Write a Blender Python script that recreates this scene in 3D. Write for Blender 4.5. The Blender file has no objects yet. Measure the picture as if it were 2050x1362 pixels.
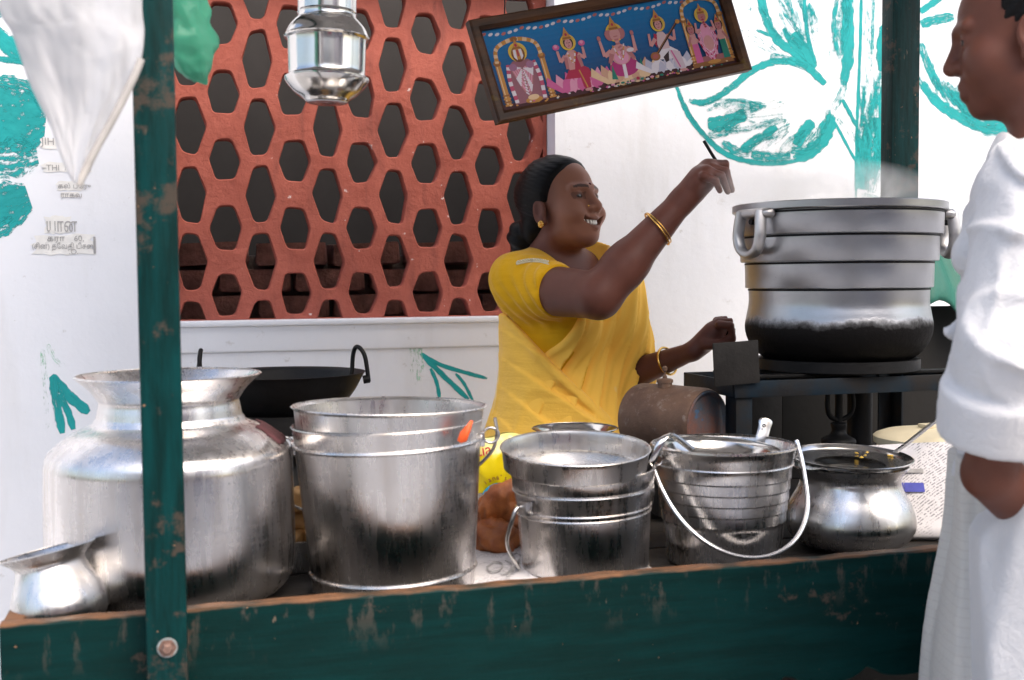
import bpy, bmesh, math, random
import numpy as np
from mathutils import Vector, Matrix, noise as mnoise
from mathutils.geometry import delaunay_2d_cdt
random.seed(7); RNG = np.random.default_rng(11)
scn = bpy.context.scene
COL = scn.collection
pi = math.pi

# ------------------------------------------------------------------ camera
F = 2300.0                                    # focal length in pixels of a 2050 px wide frame
YAW = math.radians(15.5); PIT = math.atan(121 / 2300); ROLL = math.radians(.45)
CAM = np.array([0, 0, 1.28])
FW = np.array([math.sin(YAW) * math.cos(PIT), math.cos(YAW) * math.cos(PIT), -math.sin(PIT)])
_r0 = np.array([math.cos(YAW), -math.sin(YAW), 0]); _u0 = np.cross(_r0, FW)
RT = _r0 * math.cos(ROLL) - _u0 * math.sin(ROLL); UP = _u0 * math.cos(ROLL) + _r0 * math.sin(ROLL)
cam = bpy.data.cameras.new('camera'); camo = bpy.data.objects.new('camera', cam); COL.objects.link(camo)
m = Matrix.Identity(4)
for i in range(3):
    m[i][0], m[i][1], m[i][2], m[i][3] = RT[i], UP[i], -FW[i], CAM[i]
camo.matrix_world = m
cam.sensor_width = 36; cam.lens = 36 * F / 2050; cam.clip_start = .05; cam.clip_end = 500
cam.dof.use_dof = True; cam.dof.focus_distance = 2.45; cam.dof.aperture_fstop = 5.6
scn.camera = camo

# ------------------------------------------------------------------ sky, sun, exposure
SUN_EL = math.radians(52); SUN_AZ = math.radians(155)      # azimuth clockwise from +Y: behind the camera, a little right
w = bpy.data.worlds.new('World'); scn.world = w; w.use_nodes = True
nt = w.node_tree; bg = nt.nodes['Background']
sky = nt.nodes.new('ShaderNodeTexSky'); sky.sky_type = 'NISHITA'; sky.sun_disc = False
sky.sun_elevation = SUN_EL; sky.sun_rotation = SUN_AZ; sky.air_density = 1.2; sky.dust_density = 5.0; sky.ozone_density = .6
nt.links.new(sky.outputs[0], bg.inputs[0]); bg.inputs[1].default_value = .15
sl = bpy.data.lights.new('sun', 'SUN'); sl.energy = .5; sl.angle = math.radians(60); sl.color = (1, .985, .97)
so = bpy.data.objects.new('sun', sl); COL.objects.link(so)
sd = Vector((math.sin(SUN_AZ) * math.cos(SUN_EL), math.cos(SUN_AZ) * math.cos(SUN_EL), math.sin(SUN_EL)))
so.rotation_euler = sd.to_track_quat('Z', 'Y').to_euler(); so.location = (1, -3, 8)
scn.view_settings.view_transform = 'Standard'; scn.view_settings.look = 'None'
scn.view_settings.exposure = 1.3; scn.view_settings.gamma = 1.0; scn.view_settings.use_curve_mapping = False
scn.cycles.max_bounces = 10; scn.cycles.volume_bounces = 6; scn.cycles.glossy_bounces = 6; scn.cycles.transparent_max_bounces = 12
scn.cycles.use_denoising = True

# ------------------------------------------------------------------ measuring helpers (photo pixel + depth plane -> place in the street)
def P(u, v, Y):
    d = FW + RT * (u - 1025) / F + UP * (681 - v) / F
    return CAM + d * (Y / d[1])
def PXY(u, Y): return P(u, 680, Y)[0]
def PZ(u, v, Y): return float(P(u, v, Y)[2])
def V(u, v, Y): return Vector(P(u, v, Y))

# ------------------------------------------------------------------ object helpers
def link(o, parent=None):
    COL.objects.link(o)
    if parent is not None: o.parent = parent
    return o
def mesh_obj(name, verts, faces, mat, parent=None, smooth=True, sharp=38, loc=None):
    me = bpy.data.meshes.new(name); me.from_pydata([tuple(map(float, v)) for v in verts], [], [tuple(map(int, f)) for f in faces]); me.validate()
    if mat is not None: me.materials.append(mat)
    if smooth:
        me.polygons.foreach_set('use_smooth', [True] * len(me.polygons))
        if sharp: me.set_sharp_from_angle(angle=math.radians(sharp))
    me.update()
    o = bpy.data.objects.new(name, me); link(o, parent)
    if loc is not None: o.location = loc
    return o
def bm_obj(name, bm, mat, parent=None, smooth=True, sharp=38, loc=None):
    bmesh.ops.recalc_face_normals(bm, faces=bm.faces)
    me = bpy.data.meshes.new(name); bm.to_mesh(me); bm.free()
    if mat is not None: me.materials.append(mat)
    if smooth:
        me.polygons.foreach_set('use_smooth', [True] * len(me.polygons))
        if sharp: me.set_sharp_from_angle(angle=math.radians(sharp))
    o = bpy.data.objects.new(name, me); link(o, parent)
    if loc is not None: o.location = loc
    return o
def tag(o, label, cat, group=None):
    o['label'] = label; o['category'] = cat
    if group: o['group'] = group
    return o
def thing(name, label, cat, loc=(0, 0, 0), rot=(0, 0, 0), group=None):
    o = bpy.data.objects.new(name, None); o.empty_display_size = .05; link(o)
    o.location = loc; o.rotation_euler = rot
    return tag(o, label, cat, group)
def structure(o): o['kind'] = 'structure'; return o

def box_bm(c, s, bev=.004, rot=None, bm=None, seg=2, rough=0):
    b = bmesh.new(); bmesh.ops.create_cube(b, size=1)
    for v in b.verts: v.co = Vector((v.co.x * s[0], v.co.y * s[1], v.co.z * s[2]))
    if bev: bmesh.ops.bevel(b, geom=b.edges[:], offset=bev, segments=seg, profile=.6, affect='EDGES')
    if rough:
        for v in b.verts: v.co += Vector((random.uniform(-rough, rough) for _ in range(3)))
    M = Matrix.Translation(Vector(c))
    if rot is not None: M = M @ rot.to_4x4()
    bmesh.ops.transform(b, matrix=M, verts=b.verts)
    if bm is None: return b
    me = bpy.data.meshes.new('t'); b.to_mesh(me); b.free(); bm.from_mesh(me); bpy.data.meshes.remove(me)
    return bm
def box(name, c, s, mat, parent=None, bev=.004, rot=None, rough=0):
    return bm_obj(name, box_bm(c, s, bev, rot, rough=rough), mat, parent)
def lathe_data(prof, seg=72, cap=True, a0=0, wob=0):
    vs, fs = [], []
    n = len(prof)
    for i in range(seg):
        a = a0 + 2 * pi * i / seg
        for (r, z) in prof:
            k = 1 + wob * math.sin(3 * a + z * 9) + wob * .6 * math.sin(5 * a + 1)
            vs.append((r * math.cos(a) * k, r * math.sin(a) * k, z))
    for i in range(seg):
        j = (i + 1) % seg
        for k in range(n - 1):
            fs.append((i * n + k, j * n + k, j * n + k + 1, i * n + k + 1))
    if cap:
        if prof[0][0] > 1e-5: fs.append([i * n for i in range(seg)][::-1])
        if prof[-1][0] > 1e-5: fs.append([i * n + n - 1 for i in range(seg)])
    return vs, fs
def lathe(name, prof, mat, parent=None, seg=72, sharp=38, loc=None, cap=True, wob=0):
    vs, fs = lathe_data(prof, seg, cap, 0, wob)
    return mesh_obj(name, vs, fs, mat, parent, True, sharp, loc)
def smooth_prof(pts, n=6):
    """Catmull-Rom through profile points"""
    out = []
    p = [np.array(q, float) for q in pts]
    for i in range(len(p) - 1):
        a = p[max(i - 1, 0)]; b = p[i]; c = p[i + 1]; d = p[min(i + 2, len(p) - 1)]
        for k in range(n):
            t = k / n
            out.append(tuple(.5 * ((2 * b) + (-a + c) * t + (2 * a - 5 * b + 4 * c - d) * t * t + (-a + 3 * b - 3 * c + d) * t ** 3)))
    out.append(tuple(p[-1]))
    return [(max(0, a), b) for a, b in out]
def curve_pts(pts, n=8):
    out = []; p = [np.array(q, float) for q in pts]
    for i in range(len(p) - 1):
        a = p[max(i - 1, 0)]; b = p[i]; c = p[i + 1]; d = p[min(i + 2, len(p) - 1)]
        for k in range(n):
            t = k / n
            out.append(.5 * ((2 * b) + (-a + c) * t + (2 * a - 5 * b + 4 * c - d) * t * t + (-a + 3 * b - 3 * c + d) * t ** 3))
    out.append(p[-1]); return out
def tube_data(pts, r, seg=10, closed=False, flat=1.0, flat_axis=None):
    pts = [Vector(p) for p in pts]; n = len(pts)
    rs = r if hasattr(r, '__len__') else [r] * n
    vs, fs = [], []
    prev = None
    for i in range(n):
        if closed: t = (pts[(i + 1) % n] - pts[i - 1])
        else: t = pts[min(i + 1, n - 1)] - pts[max(i - 1, 0)]
        t.normalize()
        if flat_axis is not None: x = Vector(flat_axis) - t * t.dot(Vector(flat_axis))
        elif prev is None: x = t.orthogonal()
        else: x = prev - t * t.dot(prev)
        x.normalize(); prev = x; y = t.cross(x)
        for k in range(seg):
            a = 2 * pi * k / seg
            vs.append(pts[i] + (x * math.cos(a) + y * math.sin(a) * flat) * rs[i])
    m_ = n if closed else n - 1
    for i in range(m_):
        j = (i + 1) % n
        for k in range(seg):
            l = (k + 1) % seg
            fs.append((i * seg + k, i * seg + l, j * seg + l, j * seg + k))
    if not closed:
        fs.append(list(range(seg))[::-1]); fs.append(list(range((n - 1) * seg, n * seg)))
    return vs, fs
def tube(name, pts, r, mat, parent=None, seg=10, closed=False, flat=1.0, flat_axis=None):
    return mesh_obj(name, *tube_data(pts, r, seg, closed, flat, flat_axis), mat, parent, True, 50)
def torus_pts(c, r, ax1, ax2, n=24):
    c = Vector(c); ax1 = Vector(ax1); ax2 = Vector(ax2)
    return [c + ax1 * (r * math.cos(2 * pi * i / n)) + ax2 * (r * math.sin(2 * pi * i / n)) for i in range(n)]
def merge(*datas):
    vs, fs = [], []
    for v, f in datas:
        o = len(vs); vs += list(v); fs += [tuple(i + o for i in q) for q in f]
    return vs, fs

# ------------------------------------------------------------------ material helpers
class Mat:
    def __init__(s, name):
        s.m = bpy.data.materials.new(name); s.m.use_nodes = True; s.t = s.m.node_tree; s.b = s.t.nodes['Principled BSDF']
        s.out = s.t.nodes['Material Output']; s._co = None
    def n(s, ty, **kw):
        nd = s.t.nodes.new(ty)
        for k, v in kw.items():
            if k in nd.inputs: nd.inputs[k].default_value = v
            else: setattr(nd, k, v)
        return nd
    def l(s, a, b): s.t.links.new(a, b)
    def co(s, kind='Object', scale=(1, 1, 1), rot=(0, 0, 0)):
        c = s.n('ShaderNodeTexCoord'); mp = s.n('ShaderNodeMapping'); mp.inputs['Scale'].default_value = scale; mp.inputs['Rotation'].default_value = rot
        s.l(c.outputs[kind], mp.inputs['Vector']); return mp.outputs[0]
    def noise(s, scale, detail=5, rough=.55, co=None, dist=0):
        nd = s.n('ShaderNodeTexNoise'); nd.inputs['Scale'].default_value = scale; nd.inputs['Detail'].default_value = detail
        nd.inputs['Roughness'].default_value = rough; nd.inputs['Distortion'].default_value = dist
        s.l(co if co is not None else s.co(), nd.inputs['Vector']); return nd.outputs['Fac']
    def ramp(s, fac, stops):
        r = s.n('ShaderNodeValToRGB'); e = r.color_ramp.elements
        while len(e) > 1: e.remove(e[-1])
        for i, (p, c) in enumerate(stops):
            el = e[0] if i == 0 else e.new(p)
            el.position = p; el.color = (c, c, c, 1) if not hasattr(c, '__len__') else (*c, 1)
        s.l(fac, r.inputs[0]); return r.outputs[0]
    def mix(s, fac, a, b, mode='MIX'):
        x = s.n('ShaderNodeMix'); x.data_type = 'RGBA'; x.blend_type = mode
        for i, v in ((0, fac), (6, a), (7, b)):
            if isinstance(v, bpy.types.NodeSocket): s.l(v, x.inputs[i])
            else: x.inputs[i].default_value = v if not hasattr(v, '__len__') else (*v, 1)
        return x.outputs[2]
    def math(s, op, a, b=0.):
        x = s.n('ShaderNodeMath'); x.operation = op
        for i, v in ((0, a), (1, b)):
            if isinstance(v, bpy.types.NodeSocket): s.l(v, x.inputs[i])
            else: x.inputs[i].default_value = v
        return x.outputs[0]
    def set(s, **kw):
        for k, v in kw.items():
            k = k.replace('_', ' ')
            i = s.b.inputs[k]
            if isinstance(v, bpy.types.NodeSocket): s.l(v, i)
            else: i.default_value = (*v, 1) if hasattr(v, '__len__') and len(v) == 3 and i.type == 'RGBA' else v
        return s
    def bump(s, h, strength=.3, dist=.005):
        b = s.n('ShaderNodeBump'); b.inputs['Strength'].default_value = strength; b.inputs['Distance'].default_value = dist
        s.l(h, b.inputs['Height']); s.l(b.outputs[0], s.b.inputs['Normal']); return s
    def geo(s, out): return s.n('ShaderNodeNewGeometry').outputs[out]

def steel(name, base=(.62, .60, .58), rough=.2, aniso=.75, brushed=1.0, dirt=.25):
    M = Mat(name)
    co = M.co()
    streak = M.noise(1, 4, .6, M.co(scale=(3, 3, 260)))
    smudge = M.noise(9, 6, .65, co)
    drips = M.noise(6, 4, .6, M.co(scale=(5, 5, .6)))
    r = M.math('ADD', M.math('MULTIPLY', M.ramp(smudge, [(.35, 0.), (.75, 1.)]), .13 * dirt * 3), rough - .03)
    r = M.math('ADD', r, M.math('MULTIPLY', streak, .08 * brushed)); dr2 = M.noise(9, 6, .7, M.co(scale=(7, 7, .5)))
    r = M.math('ADD', r, M.math('MULTIPLY', M.ramp(dr2, [(.42, 0.), (.68, 1.)]), .55 * dirt))
    c = M.mix(M.ramp(drips, [(.46, 0.), (.70, min(1., dirt * 1.6))]), base, tuple(x * y for x, y in zip(base, (.72, .66, .6))))
    sp = M.noise(160, 2, .5, co)
    c = M.mix(M.ramp(sp, [(.69, 0.), (.72, .8 * dirt)]), c, (.5, .36, .12))
    M.set(Base_Color=c, Metallic=1.0, Roughness=r, Anisotropic=aniso)
    tg = M.n('ShaderNodeTangent'); tg.direction_type = 'RADIAL'; tg.axis = 'Z'; M.l(tg.outputs[0], M.b.inputs['Tangent'])
    dent = M.noise(7, 2, .5, co)
    h = M.math('ADD', M.math('MULTIPLY', streak, .012 * brushed), M.math('MULTIPLY', dent, .9))
    M.bump(h, .3, .006)
    return M.m
def simple(name, col, rough=.5, metal=0., var=.12, scale=12, bump=.2, bdist=.003, spec=.5):
    M = Mat(name); f = M.noise(scale, 6, .6)
    c = M.mix(M.ramp(f, [(.3, 0.), (.7, 1.)]), tuple(x * (1 - var) for x in col), tuple(min(1, x * (1 + var)) for x in col))
    M.set(Base_Color=c, Roughness=rough, Metallic=metal, Specular_IOR_Level=spec)
    if bump: M.bump(M.noise(scale * 5, 5, .6), bump, bdist)
    return M.m
MT = {}
# --- plaster
M = Mat('white_limewash')
f1 = M.noise(1.3, 6, .6); f2 = M.noise(22, 8, .7); f3 = M.noise(3, 5, .6, M.co(scale=(3, 3, .5)))
c = M.mix(M.ramp(f1, [(.35, 0.), (.7, 1.)]), (.78, .80, .845), (.71, .73, .775))
c = M.mix(M.ramp(f2, [(.63, 0.), (.70, .5)]), c, (.42, .40, .38))
c = M.mix(M.ramp(M.noise(9, 9, .8), [(.64, 0.), (.69, .5)]), c, (.50, .49, .48))
c = M.mix(M.ramp(f3, [(.54, 0.), (.76, .42)]), c, (.60, .60, .60))
M.set(Base_Color=c, Roughness=.9); M.bump(M.math('ADD', M.noise(14, 8, .7), M.math('MULTIPLY', M.noise(3, 3, .5), 2.)), .28, .006); MT['plaster'] = M.m
# --- terracotta paint
M = Mat('red_oxide_paint')
f1 = M.noise(5, 6, .65); f2 = M.noise(40, 5, .6); f3 = M.noise(4, 5, .6, M.co(scale=(6, 6, .8)))
c = M.mix(M.ramp(f1, [(.3, 0.), (.7, 1.)]), (.27, .056, .034), (.41, .105, .070))
c = M.mix(M.ramp(f3, [(.53, 0.), (.72, .6)]), c, (.16, .038, .028))
c = M.mix(M.ramp(f2, [(.70, 0.), (.72, .8)]), c, (.7, .62, .6))
c = M.mix(M.ramp(M.noise(17, 6, .6), [(.715, 0.), (.725, 1.)]), c, (.68, .64, .64))
M.set(Base_Color=c, Roughness=.75); M.bump(M.math('ADD', M.noise(55, 8, .75), M.math('MULTIPLY', M.noise(11, 4, .6), 2.2)), .75, .006); MT['terracotta'] = M.m
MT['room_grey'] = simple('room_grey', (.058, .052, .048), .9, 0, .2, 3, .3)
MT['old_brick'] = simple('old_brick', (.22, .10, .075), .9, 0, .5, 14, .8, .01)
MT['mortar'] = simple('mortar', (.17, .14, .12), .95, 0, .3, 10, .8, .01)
# --- green cart paint
def cart_paint(name, col, col2, wear=.5, vertical=True):
    M = Mat(name)
    sc = (14, 14, 1.6) if vertical else (1.6, 14, 14)
    a = M.noise(6, 6, .62); b = M.noise(26, 7, .7); g = M.noise(1, 4, .6, M.co(scale=(40, 40, 3) if vertical else (3, 40, 60)))
    st = M.noise(3, 5, .65, M.co(scale=sc))
    c = M.mix(M.ramp(st, [(.42, 0.), (.62, 1.)]), col, col2)
    k = M.math('ADD', M.math('MULTIPLY', a, .55), M.math('MULTIPLY', b, .45))
    c = M.mix(M.ramp(k, [(.60 - .10 * wear, 0.), (.64 - .10 * wear, .85)]), c, (.062, .046, .036))
    c = M.mix(M.ramp(M.noise(60, 4, .6, M.co(scale=(1, 1, .25))), [(.70, 0.), (.73, .7)]), c, (.16, .12, .09))
    c = M.mix(M.ramp(M.noise(95, 3, .6), [(.72, 0.), (.74, .9)]), c, (.3, .17, .10))
    M.set(Base_Color=c, Roughness=M.math('ADD', M.math('MULTIPLY', a, .3), .33), Specular_IOR_Level=.12)
    M.bump(M.math('ADD', g, M.math('MULTIPLY', k, 1.5)), .35, .004)
    return M
MT['green_post'] = cart_paint('worn_green_paint', (.0008, .0175, .0168), (.0008, .037, .038), .72).m
M = cart_paint('green_board_paint', (.0006, .0155, .0145), (.0006, .0225, .0218), .0, False)
# bare wood along the worn upper edge
tc = M.n('ShaderNodeTexCoord'); sx = M.n('ShaderNodeSeparateXYZ'); M.l(tc.outputs['Object'], sx.inputs[0])
e = M.math('ADD', sx.outputs['Z'], M.math('MULTIPLY', M.noise(30, 5, .6, M.co(scale=(.35, 1, 1))), .014))
old = M.b.inputs['Base Color'].links[0].from_socket
c = M.mix(M.ramp(e, [(.0040, 0.), (.0065, 1.)]), old, M.mix(M.noise(40, 4, .6), (.07, .045, .03), (.26, .115, .05)))
sc1 = M.math('MULTIPLY', M.ramp(M.noise(26, 7, .72, M.co(scale=(1, 1, .35))), [(.56, 0.), (.63, 1.)]), M.ramp(M.math('ADD', sx.outputs['Z'], .1), [(.02, 0.), (.085, .42)]))
c = M.mix(sc1, c, (.11, .085, .07))
M.l(c, M.b.inputs['Base Color']); MT['green_board'] = M.m
MT['dark_wood'] = simple('dark_wood', (.012, .009, .007), .7, 0, .35, 9, .4)
MT['tin_sheet'] = simple('tin_sheet', (.42, .41, .40), .55, .1, .2, 6, .2)
MT['steel'] = steel('brushed_steel', (.68, .66, .65), .19, .78, .9, .26)
MT['steel_dull'] = steel('dull_steel', (.62, .61, .605), .20, .7, .9, .3)
MT['steel_mirror'] = steel('polished_steel', (.60, .59, .575), .12, .35, .5, .2)
MT['steel_wire'] = simple('steel_wire', (.55, .54, .53), .25, 1, .08, 20, 0)
MT['aluminium'] = steel('cast_aluminium', (.50, .49, .49), .34, .6, 1.6, .2)
MT['iron'] = simple('black_iron', (.0045, .0045, .005), .55, 0, .4, 20, .3, .003, .2)
MT['dark_metal'] = simple('dark_painted_iron', (.011, .010, .0095), .6, 0, .5, 18, .4, .003, .2)
MT['brass'] = simple('gold', (.75, .45, .12), .25, 1, .1, 30, .1)
MT['cream'] = simple('cream_plastic', (.66, .58, .40), .5, 0, .08, 14, .15)
MT['hair'] = None
# ================================================================== SETTING
DECK = .808; D0 = .79; WY = 3.13; SY = 3.205
M = Mat('dusty_concrete_street'); c = M.mix(M.ramp(M.noise(1.2, 6, .6), [(.35, 0.), (.7, 1.)]), (.35, .345, .345), (.47, .465, .465))
c = M.mix(M.ramp(M.noise(120, 3, .6), [(.5, 0.), (.75, .5)]), c, (.36, .33, .30)); M.set(Base_Color=c, Roughness=.9); M.bump(M.noise(150, 4, .6), .5, .01); MT['asphalt'] = M.m
structure(mesh_obj('street', [(-60, -60, 0), (60, -60, 0), (60, 60, 0), (-60, 60, 0)], [(0, 1, 2, 3)], MT['asphalt'], smooth=False))

# ---- the white wall with its window opening (3 x 3 cells, middle one open)
X0, X1, Z0, Z1 = -.085, 1.0, 1.165, 2.12
xs = [-4.5, X0, X1, 6.5]; zs = [0, Z0, Z1, 3.2]; WT = .26
wall = thing('white_wall', 'long white limewashed wall painted with turquoise leaves behind the food cart', 'wall', (0, 0, 0))
bm = bmesh.new()
vv = {(i, j, k): bm.verts.new((xs[i], WY + k * WT, zs[j])) for i in range(4) for j in range(4) for k in range(2)}
for i in range(3):
    for j in range(3):
        if (i, j) == (1, 1): continue
        for k in range(2): bm.faces.new([vv[i, j, k], vv[i + 1, j, k], vv[i + 1, j + 1, k], vv[i, j + 1, k]])
for a, b in (((1, 1), (2, 1)), ((2, 1), (2, 2)), ((2, 2), (1, 2)), ((1, 2), (1, 1)), ((0, 0), (3, 0)), ((3, 0), (3, 3)), ((3, 3), (0, 3)), ((0, 3), (0, 0))):
    bm.faces.new([vv[(*a, 0)], vv[(*b, 0)], vv[(*b, 1)], vv[(*a, 1)]])
bm_obj('plaster', bm, MT['plaster'], wall, smooth=False)
# moulded band under the opening
bm = box_bm(((X0 + X1) / 2 + .05, WY - .0005, (Z0 + 1.093) / 2 - .001), (X1 - X0 + .10, .008, Z0 - 1.093), .006, seg=3)
bm_obj('sill_band', bm, MT['plaster'], wall)
for a in range(1):
    box('sill', ((X0 + X1) / 2, WY + .045, Z0 + .004), (X1 - X0 - .004, .115, .014), MT['plaster'], wall, .004)
box('plinth', (1, WY - .03, .11), (11, .06, .22), MT['plaster'], wall, .006)

# ---- pierced terracotta screen
def hexloop(cx, cz, w_, h_, flat, n=5):
    pts = [(-flat * w_ / 2, h_ / 2), (flat * w_ / 2, h_ / 2), (w_ / 2, .0), (flat * w_ / 2, -h_ / 2), (-flat * w_ / 2, -h_ / 2), (-w_ / 2, 0)]
    pts = [np.array(p) + RNG.normal(0, .0022, 2) for p in pts]
    out = []
    for i in range(6):                                     # rounded corners
        a, b, c_ = pts[i - 1], pts[i], pts[(i + 1) % 6]
        r = .013 if i in (0, 1, 3, 4) else .009
        p0 = b + (a - b) / np.linalg.norm(a - b) * r; p1 = b + (c_ - b) / np.linalg.norm(c_ - b) * r
        for k in range(n):
            t = k / (n - 1); out.append((1 - t) ** 2 * p0 + 2 * t * (1 - t) * b + t * t * p1)
    return [np.array((cx, cz)) + p for p in out]
TH = .052
loops = []
PX = .1840
for i in range(-1, 7):
    for j in range(-1, 6):
        loops.append(hexloop(.0905 + i * PX, 1.245 + j * .1815, .0845, .111, .56))
        loops.append(hexloop(.1820 + i * PX, 1.153 + j * .1815, .0845, .150, .44))
def clip(loop, lo, hi):
    def cut(pl, ax, val, keep_gt):
        o = []
        for i in range(len(pl)):
            a, b = pl[i], pl[(i + 1) % len(pl)]
            ia = (a[ax] > val) == keep_gt; ib = (b[ax] > val) == keep_gt
            if ia: o.append(a)
            if ia != ib: t = (val - a[ax]) / (b[ax] - a[ax]); o.append(a + (b - a) * t)
        return o
    for ax, val, g in ((0, lo[0], True), (0, hi[0], False), (1, lo[1], True), (1, hi[1], False)):
        if len(loop) >= 3: loop = cut(loop, ax, val, g)
    return loop
SX0, SX1, SZ0, SZ1 = X0 + .002, X1 - .002, Z0 + .0115, Z1 - .002
lp = []
for l in loops:
    c_ = clip(l, (SX0 + .004, SZ0 + .002), (SX1 - .012, SZ1 - .03))
    if len(c_) > 4:
        a = np.array(c_); area = abs(np.sum(a[:, 0] * np.roll(a[:, 1], -1) - a[:, 1] * np.roll(a[:, 0], -1))) / 2
        if area > 3e-4: lp.append(a)
def build_screen():
    bm = bmesh.new()
    def layer(y, grow):
        pts = [(SX0, SZ0), (SX1, SZ0), (SX1, SZ1), (SX0, SZ1)]; edges = [(0, 1), (1, 2), (2, 3), (3, 0)]; rings = []
        for a in lp:
            cen = a.mean(0); n0 = len(pts); d = a - cen; q = cen + d * (1 + grow / np.linalg.norm(d, axis=1, keepdims=True))
            pts += [tuple(p) for p in q]; edges += [(n0 + i, n0 + (i + 1) % len(a)) for i in range(len(a))]; rings.append(list(range(n0, n0 + len(a))))
        return pts, edges, rings
    all_r = []
    for y, grow, fill in ((0, .0028, True), (.004, 0, False), (TH - .004, 0., False), (TH, .002, True)):
        pts, edges, rings = layer(y, grow)
        # grid points so that the face can be uneven
        vs = [bm.verts.new((p[0], SY + y, p[1])) for p in pts]
        all_r.append([[vs[i] for i in r] for r in rings])
        if fill:
            r = delaunay_2d_cdt([Vector(p) for p in pts], edges, [], 0, 1e-6)
            cv, ce, cf, ov, oe, of = r
            mp = {}
            for i, o in enumerate(ov): mp[i] = vs[o[0]] if o else bm.verts.new((cv[i].x, SY + y, cv[i].y))
            polys = [np.array([pts[i] for i in q]) for q in rings]
            cents = [(q.mean(0), np.abs(q - q.mean(0)).max()) for q in polys]
            for f in cf:
                if len(f) != 3: continue
                c_ = (cv[f[0]] + cv[f[1]] + cv[f[2]]) / 3; inside = False
                for q, (cc, rr) in zip(polys, cents):
                    if abs(c_.x - cc[0]) > rr or abs(c_.y - cc[1]) > rr: continue
                    x, y_ = q[:, 0], q[:, 1]; x2, y2 = np.roll(x, -1), np.roll(y_, -1)
                    cr = ((y_ > c_.y) != (y2 > c_.y)) & (c_.x < (x2 - x) * (c_.y - y_) / (y2 - y_ + 1e-12) + x)
                    if cr.sum() % 2: inside = True; break
                if not inside:
                    try: bm.faces.new([mp[i] for i in f])
                    except ValueError: pass
    for L in range(3):
        for ra, rb in zip(all_r[L], all_r[L + 1]):
            n = len(ra)
            for i in range(n): bm.faces.new([ra[i], ra[(i + 1) % n], rb[(i + 1) % n], rb[i]])
    for v in bm.verts:                                     # hand-cast unevenness
        s = mnoise.noise_vector(v.co * 17) * .0022 + mnoise.noise_vector(v.co * 55) * .0009
        if SX0 + .003 < v.co.x < SX1 - .003 and SZ0 + .003 < v.co.z < SZ1 - .003: v.co += s
    return bm
screen = bm_obj('pierced_screen', build_screen(), MT['terracotta'], None, smooth=True, sharp=32)
tag(screen, 'red painted pierced screen of six-sided holes set in the white wall', 'screen')

# ---- dim room behind the screen
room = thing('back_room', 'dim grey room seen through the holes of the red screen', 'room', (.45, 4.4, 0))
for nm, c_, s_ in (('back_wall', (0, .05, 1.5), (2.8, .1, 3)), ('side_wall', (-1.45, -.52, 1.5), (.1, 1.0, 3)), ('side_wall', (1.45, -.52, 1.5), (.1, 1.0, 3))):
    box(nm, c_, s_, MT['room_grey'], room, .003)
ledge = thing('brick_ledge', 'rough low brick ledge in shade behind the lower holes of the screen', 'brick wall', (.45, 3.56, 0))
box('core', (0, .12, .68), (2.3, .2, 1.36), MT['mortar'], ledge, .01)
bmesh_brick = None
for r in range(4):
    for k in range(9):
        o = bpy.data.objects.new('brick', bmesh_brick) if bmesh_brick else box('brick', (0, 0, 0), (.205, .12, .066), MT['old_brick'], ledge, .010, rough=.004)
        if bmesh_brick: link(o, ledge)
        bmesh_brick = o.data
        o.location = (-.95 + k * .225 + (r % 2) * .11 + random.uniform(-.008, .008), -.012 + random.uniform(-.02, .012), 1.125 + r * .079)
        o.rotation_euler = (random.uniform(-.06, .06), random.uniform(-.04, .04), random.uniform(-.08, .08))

# ---- turquoise brush painting on the wall
def brush_mat(name, col, cov):
    M = Mat(name)
    tc = M.n('ShaderNodeTexCoord'); mp = M.n('ShaderNodeMapping'); mp.inputs['Scale'].default_value = (.35, 1.1, 1); M.l(tc.outputs['UV'], mp.inputs[0])
    fib = M.noise(9, 5, .7, mp.outputs[0]); grit = M.noise(75, 6, .75); big = M.noise(7, 4, .6)
    sx = M.n('ShaderNodeSeparateXYZ'); M.l(tc.outputs['UV'], sx.inputs[0])
    edge = M.math('SUBTRACT', 1., M.math('MULTIPLY', M.math('ABSOLUTE', M.math('SUBTRACT', sx.outputs['Y'], .5)), 2.))
    at = M.n('ShaderNodeAttribute'); at.attribute_name = 'cover'
    k = M.math('ADD', M.math('ADD', M.math('MULTIPLY', at.outputs['Fac'], .78), .14), M.math('MULTIPLY', M.math('SUBTRACT', fib, .5), 2.0))
    k = M.math('ADD', k, M.math('MULTIPLY', M.math('SUBTRACT', grit, .5), 1.1))
    k = M.math('ADD', k, M.math('MULTIPLY', M.math('SUBTRACT', big, .5), .8))
    k = M.math('SUBTRACT', k, M.math('MULTIPLY', M.math('SUBTRACT', 1., M.math('MINIMUM', M.math('MULTIPLY', edge, 3.), 1.)), .45))
    al = M.ramp(k, [(.36, 0.), (.66, 1.)])
    col2 = M.mix(M.ramp(big, [(.35, 0.), (.65, 1.)]), tuple(x * .82 for x in col), tuple(min(1, x * 1.15) for x in col))
    c = M.mix(M.ramp(fib, [(.3, 0.), (.75, .55)]), col2, (.03, .45, .45))
    M.set(Base_Color=c, Roughness=.85, Alpha=al); return M.m
MT['teal'] = brush_mat('turquoise_wash', (.001, .255, .26), 1)
MT['pale_green'] = brush_mat('faint_green_wash', (.45, .75, .45), 1)
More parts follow.
